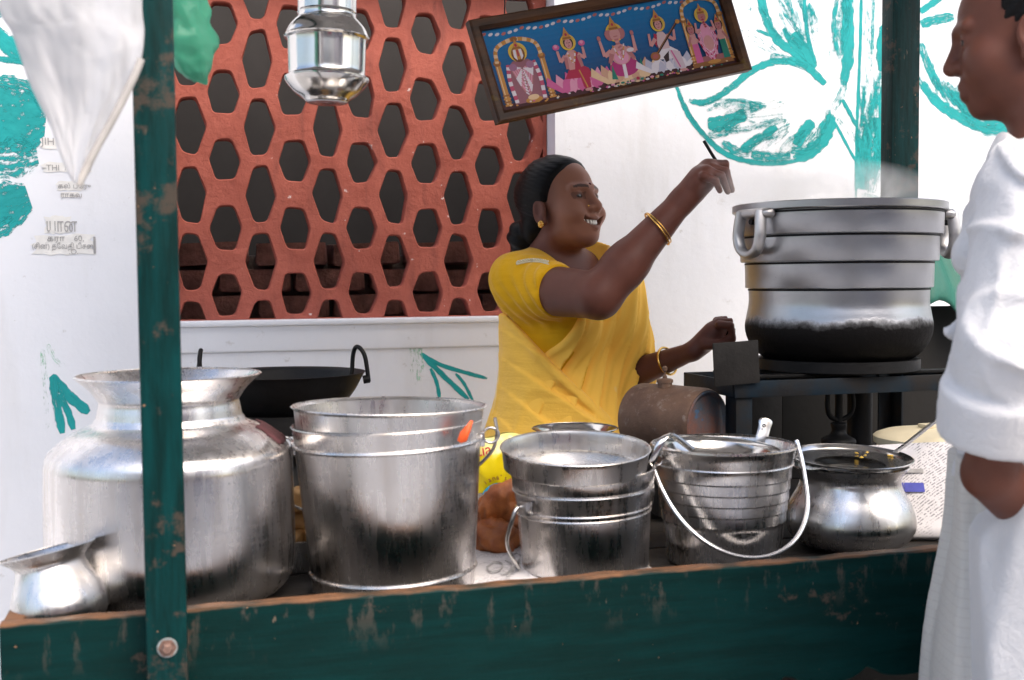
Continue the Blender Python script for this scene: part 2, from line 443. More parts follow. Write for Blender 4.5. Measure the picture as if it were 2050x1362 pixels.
def strokes(name, lst, mat, conv, scale, label=None):
    vs, fs, uv, cv = [], [], [], []
    for si, (pts, wd, cover) in enumerate(lst):
        q = curve_pts(pts, 7) if len(pts) > 2 else [np.array(pts[0], float) + (np.array(pts[1], float) - np.array(pts[0], float)) * t for t in np.linspace(0, 1, 9)]
        n = len(q); o = len(vs); y = WY - .0006 - si * .00004; L = 0
        for i in range(n):
            t = q[min(i + 1, n - 1)] - q[max(i - 1, 0)]; t = t / (np.linalg.norm(t) + 1e-9); nn = np.array((-t[1], t[0]))
            f = i / (n - 1); ww = wd * (.55 + .45 * min(1, min(f, 1 - f) * 5 + .15)) * (1 + .10 * math.sin(i * 1.7 + si))
            if i: L += np.linalg.norm(q[i] - q[i - 1])
            for k in range(3):
                p = q[i] + nn * ww * (k / 2 - .5); w_ = P(*conv(p), WY); vs.append((w_[0], y, w_[2])); uv.append((L * scale * 1.0 + si * 3.3, k / 2)); cv.append(cover * (1 if .06 < f < .94 else .72))
        for i in range(n - 1):
            for k in range(2): fs.append((o + i * 3 + k, o + i * 3 + k + 1, o + i * 3 + k + 4, o + i * 3 + k + 3))
    ob = mesh_obj(name, vs, fs, mat, wall, False)
    ul = ob.data.uv_layers.new(name='UVMap'); at = ob.data.attributes.new('cover', 'FLOAT', 'POINT')
    at.data.foreach_set('value', cv)
    for lpp in ob.data.loops: ul.data[lpp.index].uv = uv[lpp.vertex_index]
    if label: ob['label'] = label
    return ob
z7 = lambda p: (1350 + p[0] / 2.9286, p[1] / 2.9286)
idp = lambda p: (p[0], p[1])
leaf = [([(10, 500), (50, 610), (100, 700), (180, 800), (280, 890), (400, 940), (520, 958), (640, 955), (740, 935)], 34, .95),
        ([(700, 935), (790, 900), (860, 840), (905, 760), (918, 670)], 72, 1.0),
        ([(30, 520), (75, 640), (150, 760), (250, 850)], 24, .4),
        ([(85, 590), (160, 603), (250, 570), (350, 500), (450, 420), (560, 368), (680, 360), (770, 388)], 46, .85),
        ([(700, 330), (800, 410), (885, 495)], 50, .8), ([(560, 330), (660, 350), (780, 400)], 62, .45),
        ([(195, 725), (300, 715), (425, 668)], 92, .85), ([(195, 790), (280, 780), (380, 720)], 60, .5),
        ([(395, 880), (480, 820), (600, 745)], 58, .9), ([(280, 835), (350, 880), (440, 905)], 60, .55),
        ([(450, 905), (560, 920), (680, 915)], 66, .75), ([(540, 860), (620, 790), (660, 700)], 90, .22),
        ([(715, 855), (745, 790), (810, 710)], 74, .85), ([(680, 880), (770, 880), (850, 810)], 60, .6),
        ([(330, 680), (480, 640), (640, 600)], 90, .15), ([(860, 790), (895, 700), (905, 640)], 46, .55)]
def fan(base, rim, n, w0, w1, c0, c1, t0=(.35, .6), t1=(.75, .97)):
    out = []
    for _ in range(n):
        k = random.uniform(0, len(rim) - 1.001); i = int(k); e = np.array(rim[i], float) * (1 - k + i) + np.array(rim[i + 1], float) * (k - i); b = np.array(base, float); d = e - b; pn = np.array((-d[1], d[0])) * random.uniform(-.06, .06)
        a0, a1 = random.uniform(*t0), random.uniform(*t1); out.append(([tuple(b + d * a0), tuple(b + d * (a0 + a1) / 2 + pn), tuple(b + d * a1)], random.uniform(w0, w1), random.uniform(c0, c1)))
    return out
leaf += fan((905, 640), [(60, 560), (120, 700), (220, 830), (380, 920), (560, 940), (720, 915), (850, 830)], 34, 14, 40, .22, .55)
strokes('painted_leaf', leaf, MT['teal'], z7, .004, 'large round turquoise brushed leaf beside the raised hand')
flower = [([(490, -420), (500, -150), (515, 20), (555, 150), (620, 250), (720, 315), (830, 395)], 56, .95),
          ([(640, 165), (700, 270), (815, 375)], 36, .9), ([(700, 190), (760, 280), (822, 380)], 60, .95), ([(480, 175), (540, 200), (620, 225)], 22, .8),
          ([(770, -380), (762, 0), (770, 120), (792, 260), (830, 375)], 28, .85), ([(430, 0), (450, 120), (560, 260), (650, 330)], 60, .18),
          ([(390, 170), (470, 230), (600, 320)], 66, .30), ([(440, -300), (430, -60), (440, 60)], 50, .3),
          ([(1005, -380), (1015, -100), (1018, 150), (1018, 330), (990, 500)], 72, .92), ([(1000, 480), (975, 560), (930, 650)], 56, .45),
          ([(950, -200), (955, 0), (940, 200), (920, 330)], 60, .25)]
flower += fan((850, 400), [(420, 60), (480, -60), (560, -120), (700, -160), (800, -120)], 22, 16, 40, .2, .5, (.2, .5), (.6, .95)) + fan((970, 420), [(940, -200), (1000, -200), (1040, -200)], 10, 14, 34, .3, .6, (.1, .4), (.6, .95))
strokes('painted_petal', flower, MT['teal'], z7, .004, 'turquoise brushed petals of the tall wall flower')
stem = [([(1100, -380), (1095, 0), (1090, 250), (1080, 500), (1072, 700), (1066, 1000), (1064, 1160)], 20, .98),
        ([(1160, -300), (1165, 0), (1160, 250), (1150, 420)], 26, .5), ([(1135, -300), (1130, 0), (1125, 300), (1110, 600)], 60, .22),
        ([(1290, 90), (1225, 190), (1195, 290)], 44, .9), ([(1250, 140), (1225, 280), (1225, 420)], 86, .95),
        ([(1275, 400), (1215, 530), (1204, 650), (1214, 850), (1230, 1000), (1242, 1175)], 18, .95),
        ([(1210, 420), (1190, 560), (1140, 700)], 50, .5), ([(985, 585), (1020, 650), (1070, 745)], 26, .9), ([(940, 715), (1000, 830), (1062, 945)], 18, .95),
        ([(1095, 880), (1130, 790), (1180, 690)], 56, .9), ([(1190, 690), (1195, 860), (1165, 1050)], 56, .95), ([(1115, 850), (1110, 980), (1090, 1110)], 92, .85),
        ([(1150, 800), (1170, 960), (1150, 1130)], 110, .42), ([(960, 690), (1020, 760), (1060, 830)], 50, .3), ([(1090, 1150), (1160, 1160), (1240, 1180)], 60, .35)]
stem += fan((1140, 1170), [(1075, 500), (1110, 400), (1150, 300), (1200, 420)], 18, 12, 30, .3, .62, (.05, .5), (.55, .98))
strokes('painted_stem', stem, MT['teal'], z7, .004, 'upright turquoise brushed stem rising behind the big cooking pot')
right_l = [([(1440, 70), (1500, 30), (1570, -20)], 44, .9), ([(1445, 145), (1520, 120), (1640, 100)], 66, .85), ([(1445, 250), (1490, 390), (1560, 530)], 60, .7),
           ([(1430, 460), (1530, 590), (1640, 670), (1760, 735), (1880, 762), (1990, 745), (2060, 680)], 66, .85), ([(1640, 540), (1740, 680), (1860, 725), (1950, 720)], 70, .85),
           ([(1560, 480), (1640, 600), (1760, 700)], 90, .28), ([(1950, 740), (2030, 660), (2120, 520)], 50, .9), ([(1480, -300), (1600, -120), (1800, -60)], 60, .8),
           ([(1660, 640), (1800, 780), (1960, 790)], 30, .4), ([(2100, 560), (2200, 300), (2150, 60)], 80, .7)]
right_l += fan((1470, 330), [(1540, 560), (1660, 660), (1790, 730), (1920, 740), (2010, 690)], 22, 16, 44, .25, .55)
strokes('painted_leaf', right_l, MT['teal'], z7, .004, 'curled turquoise brushed leaf beyond the rear post')
left_l = [([(-160, 235), (-40, 230), (92, 240)], 150, .86), ([(-160, 330), (-50, 330), (75, 310)], 90, .55), ([(-150, 430), (-40, 425), (58, 395)], 92, .92), ([(-120, 500), (-20, 470), (30, 440)], 40, .6),
          ([(-60, 60), (0, 78), (48, 118)], 40, .9), ([(-80, 112), (0, 118), (58, 128)], 14, .85), ([(-60, 20), (-10, 10), (10, -40)], 60, .9), ([(-160, 120), (-90, 60), (-40, -40)], 120, .8), ([(-20, 160), (60, 175), (100, 230)], 30, .7)]
strokes('painted_leaf', left_l, MT['teal'], idp, .012, 'broad turquoise brushed leaf beside the hanging white plastic')
strokes('painted_spike', [([(103, 752), (135, 790), (178, 826)], 22, 1), ([(106, 756), (112, 800), (125, 868)], 19, 1), ([(118, 790), (135, 822), (147, 860)], 15, 1)], MT['teal'], idp, .012)
strokes('painted_spike', [([(842, 708), (885, 732), (975, 758)], 9, .98), ([(844, 709), (880, 745), (938, 800)], 11, .98), ([(862, 738), (874, 765), (880, 800)], 8, .9), ([(912, 748), (930, 770), (948, 806)], 7, .9)], MT['teal'], idp, .012)
strokes('painted_spike', [([(1290, 782), (1340, 778), (1420, 796)], 20, .6)], MT['teal'], idp, .012)
strokes('faint_wash', [([(85, 700), (90, 760), (95, 860)], 16, .22), ([(95, 690), (110, 720), (130, 735)], 14, .22), ([(800, 640), (830, 680), (835, 770)], 34, .14)], MT['pale_green'], idp, .012)

# ---- torn posters and print on the wall (left)
MT['ink'] = simple('black_ink', (.36, .355, .355), .8, 0, .2, 30, 0)
MT['blue_ink'] = simple('blue_ink', (.06, .07, .35), .8, 0, .2, 30, 0)
MT['red_ink'] = simple('red_ink', (.55, .02, .03), .7, 0, .15, 30, 0)
MT['brown_ink'] = simple('brown_ink', (.2, .03, .02), .7, 0, .15, 30, 0)
MT['old_paper'] = simple('old_paper', (.77, .765, .74), .9, 0, .1, 30, .2)
def text_mesh(name, s, size, mat, parent, M4, extrude=.0003, align='LEFT', sx=1.0):
    cu = bpy.data.curves.new('txt', 'FONT'); cu.body = s; cu.size = size; cu.extrude = extrude; cu.align_x = align; cu.resolution_u = 3
    to = bpy.data.objects.new('txt', cu); COL.objects.link(to)
    dg = bpy.context.evaluated_depsgraph_get(); me = bpy.data.meshes.new_from_object(to.evaluated_get(dg))
    bpy.data.objects.remove(to); bpy.data.curves.remove(cu)
    me.transform(M4 @ Matrix.Diagonal((sx, 1, 1, 1))); me.materials.clear(); me.materials.append(mat)
    o = bpy.data.objects.new(name, me); return link(o, parent)
def on_wall(u, v, rz=0., y=WY - .002):
    p = P(u, v, WY); return Matrix.Translation((p[0], y, p[2])) @ Matrix.Rotation(pi / 2, 4, 'X') @ Matrix.Rotation(rz, 4, 'Z')
def torn(name, u0, v0, u1, v1, label, n=26):
    t = thing(name, label, 'poster scrap', tuple(P((u0 + u1) / 2, (v0 + v1) / 2, WY)))
    cx, cy = (u0 + u1) / 2, (v0 + v1) / 2; pts = []
    for i in range(n):
        a = 2 * pi * i / n; c_, s_ = math.cos(a), math.sin(a); k = 1 / max(abs(c_), abs(s_)) * random.uniform(.78, 1.04)
        pts.append(P(cx + c_ * k * (u1 - u0) / 2, cy + s_ * k * (v1 - v0) / 2, WY))
    L = t.location
    vs = [(p[0] - L[0], WY - .0006 - L[1], p[2] - L[2]) for p in pts] + [(p[0] - L[0], WY - .0012 - L[1], p[2] - L[2]) for p in pts]
    fs = [tuple(range(n, 2 * n))] + [(i, (i + 1) % n, n + (i + 1) % n, n + i) for i in range(n)]
    mesh_obj('paper', vs, fs, MT['old_paper'], t, False); return t
def print_on(t, s, u, v, px, mat='ink', sx=1.0):
    m4 = Matrix.Translation(-Vector(t.location)) @ on_wall(u, v)
    return text_mesh('lettering', s, px * .00137 * 1.35, MT[mat], t, m4, sx=sx)
t = torn('poster_scrap', 88, 432, 142, 470, 'torn poster scrap with large black letters on the white wall'); print_on(t, 'யான', 92, 464, 26, sx=.55)
t = torn('poster_scrap', 62, 468, 190, 512, 'wide torn beige poster scrap with small printed lines below the large letters')
print_on(t, 'கரா', 94, 483, 11); print_on(t, '60,', 148, 483, 11); print_on(t, '(சின்) தேவதி டிசை', 64, 498, 10, sx=.8); print_on(t, '.O.', 138, 509, 10); print_on(t, 'l', 184, 508, 34)
t = torn('poster_scrap', 112, 362, 170, 382, 'small torn poster scrap under the white plastic tail'); print_on(t, 'கல் பேரு', 116, 377, 9)
t = torn('poster_scrap', 118, 384, 160, 396, 'thin torn poster strip with one short printed word'); print_on(t, 'ராகவ', 121, 395, 9)
t = torn('poster_scrap', 82, 324, 188, 346, 'faded long poster scrap with broken capital letters'); print_on(t, '–THI  /RU', 84, 341, 11); print_on(t, 'TI', 170, 343, 9)
t = torn('poster_scrap', 80, 276, 116, 300, 'topmost torn poster scrap beside the turquoise leaf'); print_on(t, 'JIH', 83, 290, 14)

# ================================================================== THE FOOD CART
cart = thing('food_cart', 'weathered green wooden food cart with posts and a raised front board', 'cart', (.75, 1.95, 0))
cl = Vector(cart.location)
def L(p): return Vector(p) - cl
BX0, BX1, BT, BH = -.235, 1.86, .866, .180
# front board with a scalloped lower edge
n = 168; top, bot = [], []
for i in range(n + 1):
    x = BX0 + (BX1 - BX0) * i / n
    s = abs(math.sin(pi * (x - .02) / .135))
    top.append((x, .0007 * math.sin(x * 13) + .0005 * math.sin(x * 83) + .0006 * math.sin(x * 47 + 1))); bot.append((x, -BH - .004 + (1 - s) ** 2.2 * .016 - .006 * s))
vs, fs = [], []
for y in (0, .003, .022, .025):
    b = .003 if y in (0, .025) else 0
    for (x, z), (x2, z2) in zip(top, bot): vs += [(x, y, z - b), (x2, y, z2 + b)]
m_ = 2 * (n + 1)
for i in range(n):
    a = 2 * i
    fs.append((a, a + 1, a + 3, a + 2)); fs.append((3 * m_ + a, 3 * m_ + a + 2, 3 * m_ + a + 3, 3 * m_ + a + 1))
    for k in range(3): fs.append((k * m_ + a, k * m_ + a + 2, (k + 1) * m_ + a + 2, (k + 1) * m_ + a)); fs.append((k * m_ + a + 1, (k + 1) * m_ + a + 1, (k + 1) * m_ + a + 3, k * m_ + a + 3))
for a in (0, 2 * n):
    for k in range(3): fs.append((k * m_ + a, (k + 1) * m_ + a, (k + 1) * m_ + a + 1, k * m_ + a + 1))
o = mesh_obj('front_board', vs, fs, MT['green_board'], cart, True, 30); o.location = L((0, 1.49, BT))
# end boards and rear rail
o = box('end_board', (0, 0, -.06), (.024, .93, .12), MT['green_board'], cart, .003); o.location = L((BX0 + .012, 1.985, BT - .002))
o = box('end_board', (0, 0, -.06), (.024, .93, .12), MT['green_board'], cart, .003); o.location = L((BX1 - .012, 1.985, BT - .002))
o = box('rear_rail', (0, 0, -.05), (BX1 - BX0 - .05, .022, .09), MT['green_board'], cart, .003); o.location = L(((BX0 + BX1) / 2, 2.44, BT - .02))
for k in range(8):
    y0 = 1.518 + k * .1155
    box('deck_plank', L(((BX0 + BX1) / 2, y0 + .0565, DECK - .012 - .0006 * (k % 3))), (BX1 - BX0 - .052, .112, .022), MT['dark_wood'], cart, .003)
for x in (BX0 + .1, BX1 - .1): box('deck_joist', L((x, 1.98, DECK - .055)), (.05, .9, .06), MT['dark_wood'], cart, .004)
o = box('under_shade_panel', (0, 0, 0), (BX1 - BX0 - .2, .02, .56), MT['dark_wood'], cart, .004); o.location = L(((BX0 + BX1) / 2, 1.72, .42))  # dark sheet added to stand for the shadow under the cart
# posts
ROOFZ = 2.13
POSTS = [(-.0395, 1.464, .048), (1.675, 1.464, .05), (-.062, 2.475, .048), (1.675, 2.475, .076)]
for k, (x, y, s_) in enumerate(POSTS):
    zb = .60 if k < 2 else .55
    o = bm_obj('post', box_bm((0, 0, (ROOFZ + zb) / 2), (s_, .048, ROOFZ - zb), .003), MT['green_post'], cart, True, 30); o.location = L((x, y, 0))
bp = P(335, 1297, 1.44)
o = lathe('bolt', [(0, .009), (.0052, .009), (.0072, .007), (.0076, .003), (.0076, .0022), (.0112, .0022), (.0116, 0), (0, 0)], simple('bolt_iron', (.24, .15, .12), .5, .6, .4, 60, .4), cart, 6, 30)
o.rotation_euler = (pi / 2, 0, 0); o.location = L((bp[0], 1.4398, bp[2]))
o = lathe('bolt_washer', [(0, .0016), (.0118, .0016), (.0124, 0), (0, 0)], simple('washer', (.27, .30, .30), .5, .3, .3, 90, .3), cart, 24, 30)
o.rotation_euler = (pi / 2, 0, 0); o.location = L((bp[0], 1.4399, bp[2]))
for (x, y) in ((BX0 + .12, 1.56), (BX1 - .12, 1.56), (BX0 + .12, 2.38), (BX1 - .12, 2.38)):
    box('leg', L((x, y, (DECK - .085) / 2 + .03)), (.055, .055, DECK - .085 - .06), MT['dark_wood'], cart, .004)
# wheels
for y in (1.62, 2.32):
    for x in (.25, 1.35):
        wv, wf = tube_data(torus_pts((0, 0, 0), .27, (1, 0, 0), (0, 0, 1), 40), .022, 10, True)
        wh = mesh_obj('wheel', wv, wf, MT['iron'], cart, True, 60); wh.location = L((x, y, .292))
        sp = [tube_data([(0, 0, 0), (.255 * math.cos(a), 0, .255 * math.sin(a))], .006, 6) for a in np.linspace(0, 2 * pi, 12, endpoint=False)]
        mesh_obj('spoke', *merge(*sp, tube_data([(0, -.04, 0), (0, .04, 0)], .022, 14)), MT['dark_metal'], wh)
# roof of the cart
for x in (-.0395, 1.675): box('roof_beam', L((x, 1.97, ROOFZ + .02)), (.05, 1.3, .04), MT['green_post'], cart, .004)
for y in (1.38, 2.5): box('roof_beam', L((.82, y, ROOFZ + .06)), (2.1, .045, .04), MT['green_post'], cart, .004)
rv, rf = [], []
for i in range(91):
    x = -.33 + 2.3 * i / 90
    for y in (1.30, 2.62):
        rv += [(x - cl.x, y - cl.y, ROOFZ + .088 + .008 * math.sin(i * 2 * pi / 3.0)), (x - cl.x, y - cl.y, ROOFZ + .0865 + .008 * math.sin(i * 2 * pi / 3.0))]
for i in range(90):
    a = 4 * i; rf += [(a, a + 4, a + 6, a + 2), (a + 1, a + 3, a + 7, a + 5), (a, a + 1, a + 5, a + 4), (a + 2, a + 6, a + 7, a + 3)]
rf += [(0, 2, 3, 1), (360, 361, 363, 362)]
mesh_obj('roof_sheet', rv, rf, MT['tin_sheet'], cart, True, 60)

# ================================================================== OPPOSITE SIDE OF THE STREET (mirrored in the steel)
def house(x, wd, h, col, label, doors, cols):
    t = thing('street_house', label, 'house', (x, -6.2, 0)); mw = simple('house_wash', col, .85, 0, .12, 2, .2)
    box('wall', (0, -1.5, h / 2), (wd, 3, h), mw, t, .02)
    for k, (dx, dw, dz, dh) in enumerate(doors):
        md = simple('joinery', cols[k % len(cols)], .6, 0, .2, 5, .2)
        f = box('door' if dz == 0 else 'window', (dx, .03, dz + dh / 2 + .01), (dw, .06, dh), md, t, .01)
        box('frame', (dx, .05, dz + dh + .06), (dw + .2, .14, .08), mw, f, .01)
    box('canopy', (0, .55, 2.75), (wd * .9, 1.1, .08), simple('canopy_tin', (.2, .2, .22), .6, .2), t, .01)
    box('parapet', (0, .05, h + .12), (wd + .06, .3, .24), mw, t, .02)
house(-4.6, 4.2, 4.2, (.55, .42, .38), 'pinkish house front across the street reflected in the steel vessels', [(-1.2, .9, 0, 2.1), (.9, 1.6, 0, 2.3), (0, .9, 2.95, .9)], [(.05, .08, .12), (.35, .25, .2), (.03, .1, .14)])
house(.1, 4.8, 3.6, (.66, .60, .55), 'cream shop front with dark shutters across the street behind the camera', [(-1.6, 1.0, 0, 2.2), (.2, 1.5, 0, 2.4), (1.8, .8, .9, 1.1)], [(.04, .05, .07), (.45, .08, .10), (.08, .2, .35)])
house(5.1, 4.6, 4.6, (.50, .40, .46), 'mauve house front across the street at the far right', [(-1.4, 1.1, 0, 2.2), (.6, .9, .9, 1.2), (1.6, .9, .9, 1.2), (0, 1.2, 3.1, 1.0)], [(.06, .06, .06), (.10, .25, .45), (.5, .35, .05)])
# ================================================================== VESSELS AND THINGS ON THE CART
def place(u, Y, z=DECK): return (float(PXY(u, Y)), Y, z)
def shell(outer, th=.0018):
    """outer profile bottom->top, then back down inside"""
    return [(0, outer[0][1])] + list(outer) + [(max(.001, r - th), z) for r, z in reversed(outer[1:])] + [(max(.001, outer[0][0] - th), outer[0][1] + .003), (0, outer[0][1] + .003)]
def bead(r, z, s=.003): return [(r, z - s), (r + s * .8, z - s * .6), (r + s, z), (r + s * .8, z + s * .6), (r, z + s)]

# ---- big steel vessel with flaring neck
vs_ = thing('water_vessel', 'largest round-shouldered steel vessel with flaring neck behind the front post', 'vessel', place(337, 1.765))
prof = smooth_prof([(.115, 0), (.150, .012), (.172, .035), (.1785, .070), (.1785, .130), (.1775, .200), (.176, .225), (.168, .243), (.140, .266), (.113, .279), (.107, .286)], 5) + \
       smooth_prof([(.104, .290), (.102, .302), (.100, .314), (.103, .3195), (.113, .334), (.1285, .349), (.132, .3525)], 4) + [(.1335, .354), (.1315, .3556)]
lathe('body', shell(prof), MT['steel'], vs_, 96, 30)
vs_.scale = (1, 1, .949)
# dark red patch on its shoulder, a reflection modelled as a thin sheet
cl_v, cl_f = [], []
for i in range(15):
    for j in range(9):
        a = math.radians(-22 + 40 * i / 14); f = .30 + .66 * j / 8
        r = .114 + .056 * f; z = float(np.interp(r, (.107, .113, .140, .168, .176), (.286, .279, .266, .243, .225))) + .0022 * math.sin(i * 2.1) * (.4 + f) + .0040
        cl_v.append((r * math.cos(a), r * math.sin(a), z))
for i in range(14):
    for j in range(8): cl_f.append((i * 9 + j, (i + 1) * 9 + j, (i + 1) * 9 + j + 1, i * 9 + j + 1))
o = mesh_obj('reflection_patch', cl_v, cl_f, simple('maroon_reflection', (.07, .022, .026), .9, 0, .3, 40, .5), None, True, 0, vs_.location)
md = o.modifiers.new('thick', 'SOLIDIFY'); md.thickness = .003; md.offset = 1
o.scale = (1, 1, .949); tag(o, 'dull maroon reflection modelled as a thin patch on the shoulder of the largest steel vessel', 'reflection')

# ---- tipped small steel pot at the left corner
lt = thing('tipped_pot', 'small shiny steel pot leaning at the left corner of the cart', 'pot', (-.178, 1.585, DECK + .060), (math.radians(-7), math.radians(-11), 0))
lt.scale = (.84, .84, .86)
prof = smooth_prof([(.030, -.052), (.052, -.047), (.068, -.030), (.072, -.010), (.067, .012), (.057, .036), (.052, .052), (.0525, .058)], 5) + [(.058, .064), (.070, .074), (.072, .0755), (.0705, .0765)]
lathe('body', shell(prof, .0012), MT['steel_dull'], lt, 72, 34)

# ---- bucket with a deep dish as lid (largest bucket)
b1 = thing('steel_bucket', 'tall steel bucket beside the big vessel with orange scrap on its rim', 'bucket', place(783, 1.735), (math.radians(-.3), math.radians(-1.6), 0))
prof = [(.114, 0), (.122, .002), (.1245, .006), (.125, .028)] + bead(.1255, .034, .0035) + [(.1265, .040), (.141, .236)] + bead(.1415, .243, .0035) + [(.142, .250), (.1445, .272), (.1465, .274), (.1445, .2755)]
lathe('body', shell(prof), MT['steel'], b1, 96, 28)
b1.scale = (1, 1, .935)
WIRE = MT['steel_wire']
def ring_ear(parent, c, r=.0135, ax2=(0, 0, 1), ax1=(1, 0, 0), t=.0024): tube('ear_ring', torus_pts(c, r, ax1, ax2), t, WIRE, parent, 8, True)
for s_ in (-1, 1):
    a = math.radians(180 - 14 if s_ < 0 else -8)
    ex, ey = math.cos(a), math.sin(a)
    ring_ear(b1, (ex * .158, ey * .158, .243), .0125, (0, 0, 1), (ex, ey, 0))
    box('ear_plate', (ex * .1435, ey * .1435, .238), (.008, .022, .024), MT['steel'], b1, .002, Matrix.Rotation(a, 3, 'Z'))
bail = [(-.158, .05, .262), (-.166, .045, .235), (-.168, .07, .19), (-.14, .13, .125), (-.06, .175, .085), (.03, .18, .08), (.12, .12, .135), (.160, .02, .20), (.167, -.018, .24), (.163, -.026, .272)]
tube('bail', curve_pts(bail, 6), .0028, WIRE, b1, 8)
ds = thing('deep_dish', 'shallow straight-sided steel dish resting as lid on the tallest bucket', 'dish', place(777, 1.735, D0 + .257))
dish = [(.100, 0), (.137, .0005), (.1400, .003), (.1440, .038), (.1472, .0410), (.1490, .0422), (.1480, .0436)]
lathe('body', shell(dish), MT['steel_dull'], ds, 96, 30); ds.rotation_euler = (math.radians(-.6), math.radians(.8), 0)
# orange food scrap
sc_ = P(929, 866, 1.60)
o = mesh_obj('orange_peel', [(-.012, .002, -.016), (-.006, .0, -.022), (.004, .001, -.018), (.011, .002, .006), (.015, .003, .024), (.010, .002, .026), (.002, .0005, .014), (-.007, .001, .002), (-.004, -.006, -.008), (.004, -.007, .006)],
             [(0, 1, 8), (1, 2, 8), (2, 9, 8), (2, 3, 9), (3, 4, 9), (4, 5, 9), (5, 6, 9), (6, 8, 9), (6, 7, 8), (7, 0, 8), (0, 7, 6, 5, 4, 3, 2, 1)], simple('orange_skin', (.75, .10, .015), .5, 0, .15, 60, .3), None, True, 60, tuple(sc_ + np.array([0, -.004, 0])))
o.scale = (.9, 1, .68); tag(o, 'small orange food scrap stuck on the rim of the tallest bucket', 'food scrap')

# ---- second bucket (ribbed, with dish and bail at the side)
b3 = thing('steel_bucket', 'medium steel bucket with banded sides covered by a tilted dish in the middle', 'bucket', place(1170, 1.735), (math.radians(0), math.radians(-1.5), 0))
prof = [(.092, 0), (.099, .002), (.101, .006)] + bead(.1012, .012, .002) + [(.1018, .02), (.1068, .108)] + bead(.1068, .113, .002) + bead(.1075, .122, .002) + [(.111, .150)] + bead(.1115, .154, .0025) + [(.1135, .160), (.1155, .185), (.1175, .1865), (.1155, .188)]
lathe('body', shell(prof), MT['steel'], b3, 96, 28)
b3.scale = (1, 1, .904)
for a in (math.radians(203), math.radians(8)):
    ex, ey = math.cos(a), math.sin(a)
    box('lug', (ex * .1195, ey * .1195, .135), (.016, .020, .024), MT['steel'], b3, .003, Matrix.Rotation(a, 3, 'Z'))
bail = [(-.110, -.045, .135), (-.124, -.050, .138), (-.133, -.052, .120), (-.140, -.040, .075), (-.118, -.022, .028), (-.09, .06, .012), (0, .125, .012), (.09, .09, .03), (.128, .04, .09), (.125, .018, .135)]
tube('bail', curve_pts(bail, 6), .0034, WIRE, b3, 8)
ds = thing('deep_dish', 'small shallow steel dish lying tilted on the middle bucket', 'dish', place(1150, 1.722, D0 + .189), (math.radians(5.5), math.radians(-1), 0))
lathe('body', shell([(.085, 0), (.111, .0008), (.1135, .003), (.1165, .028), (.1188, .0338), (.1202, .0348), (.1195, .0360)]), MT['steel_dull'], ds, 96, 30)
# flat spoon handle between the two buckets
hp = [P(1297, 945, 1.69), P(1308, 920, 1.68), P(1328, 878, 1.68), P(1345, 872, 1.70), P(1385, 900, 1.75)]
o = mesh_obj('spoon', *tube_data(curve_pts(hp, 5), .0058, 10, False, .25, (1, -.2, .35)), MT['steel_mirror'], None); tag(o, 'flat steel spoon handle hooked between the two right buckets', 'spoon')

# ---- third bucket with stepped bands and bail in front
b4 = thing('steel_bucket', 'stepped steel bucket with its bright bail hanging down in front', 'bucket', place(1448, 1.745))
st = [(.083, 0), (.092, .002), (.094, .008)]
z = .03; r = .0955
st += [(r, z), (.0985, .050), (.1000, .070)]
for k in range(5):
    zz = .076 + k * .0195; rr = .1010 + k * .0022
    st += [(rr, zz), (rr + .0022, zz + .003), (rr + .0022, zz + .0165)]
st += [(.1135, .176)] + bead(.1140, .180, .002) + [(.117, .196), (.1195, .208), (.1215, .2105), (.1212, .213), (.1190, .2145)]
lathe('body', shell(st), MT['steel'], b4, 96, 28)
b4.scale = (1, 1, .916)
for s_ in (-1, 1):
    ring_ear(b4, (s_ * .124, -.012, .192), .010, (0, 0, 1), (1, 0, 0), .002)
bail = []
for t in np.linspace(0, 1, 40):
    a = pi * t; bail.append((-.132 * math.cos(a) - .002, -.012 - .118 * math.sin(a) ** .8, .192 - .156 * math.sin(a) ** .85 + (.022 * max(0, (t - .93) / .07))))
tube('bail', bail, .0040, simple('bright_rod', (.8, .8, .82), .22, 1, .03, 20, 0), b4, 10)
pl = thing('steel_plate', 'shiny steel plate sunk slanting into the stepped bucket', 'plate', place(1440, 1.735, D0 + .199), (math.radians(3), math.radians(2.5), 0))
lathe('body', shell([(.06, -.012), (.075, -.010), (.084, -.002), (.088, .006), (.099, .010), (.1005, .0115), (.099, .0125)], .0014), MT['steel_mirror'], pl, 80, 30)
ld = thing('ladle', 'steel ladle handle with a hole sticking up from the stepped bucket', 'ladle')
hp = [P(1518, 905, 1.80), P(1524, 880, 1.80), P(1530, 858, 1.805), P(1534, 838, 1.81)]
hv, hf = tube_data(curve_pts(hp, 5), [.0095] * 4 + [.0105] * 8 + [.0115, .012, .011, .007], 12, False, .22, tuple(RT))
mesh_obj('handle', hv, hf, MT['steel_dull'], ld)
hc = P(1527, 852, 1.80); hcv = Vector(hc)
tube('hanging_hole', torus_pts(hcv + Vector((0, -.0045, 0)), .0022, tuple(RT), (0, 0, 1), 12), .0012, MT['iron'], ld, 6, True)
lv, lf = lathe_data(shell([(.001, -.022), (.02, -.018), (.03, -.006), (.033, .004)], .001), 32)
lo_ = P(1518, 905, 1.80); mesh_obj('bowl', [(v[0] + lo_[0], v[1] + lo_[1], v[2] + lo_[2] - .01) for v in lv], lf, MT['steel_dull'], ld)

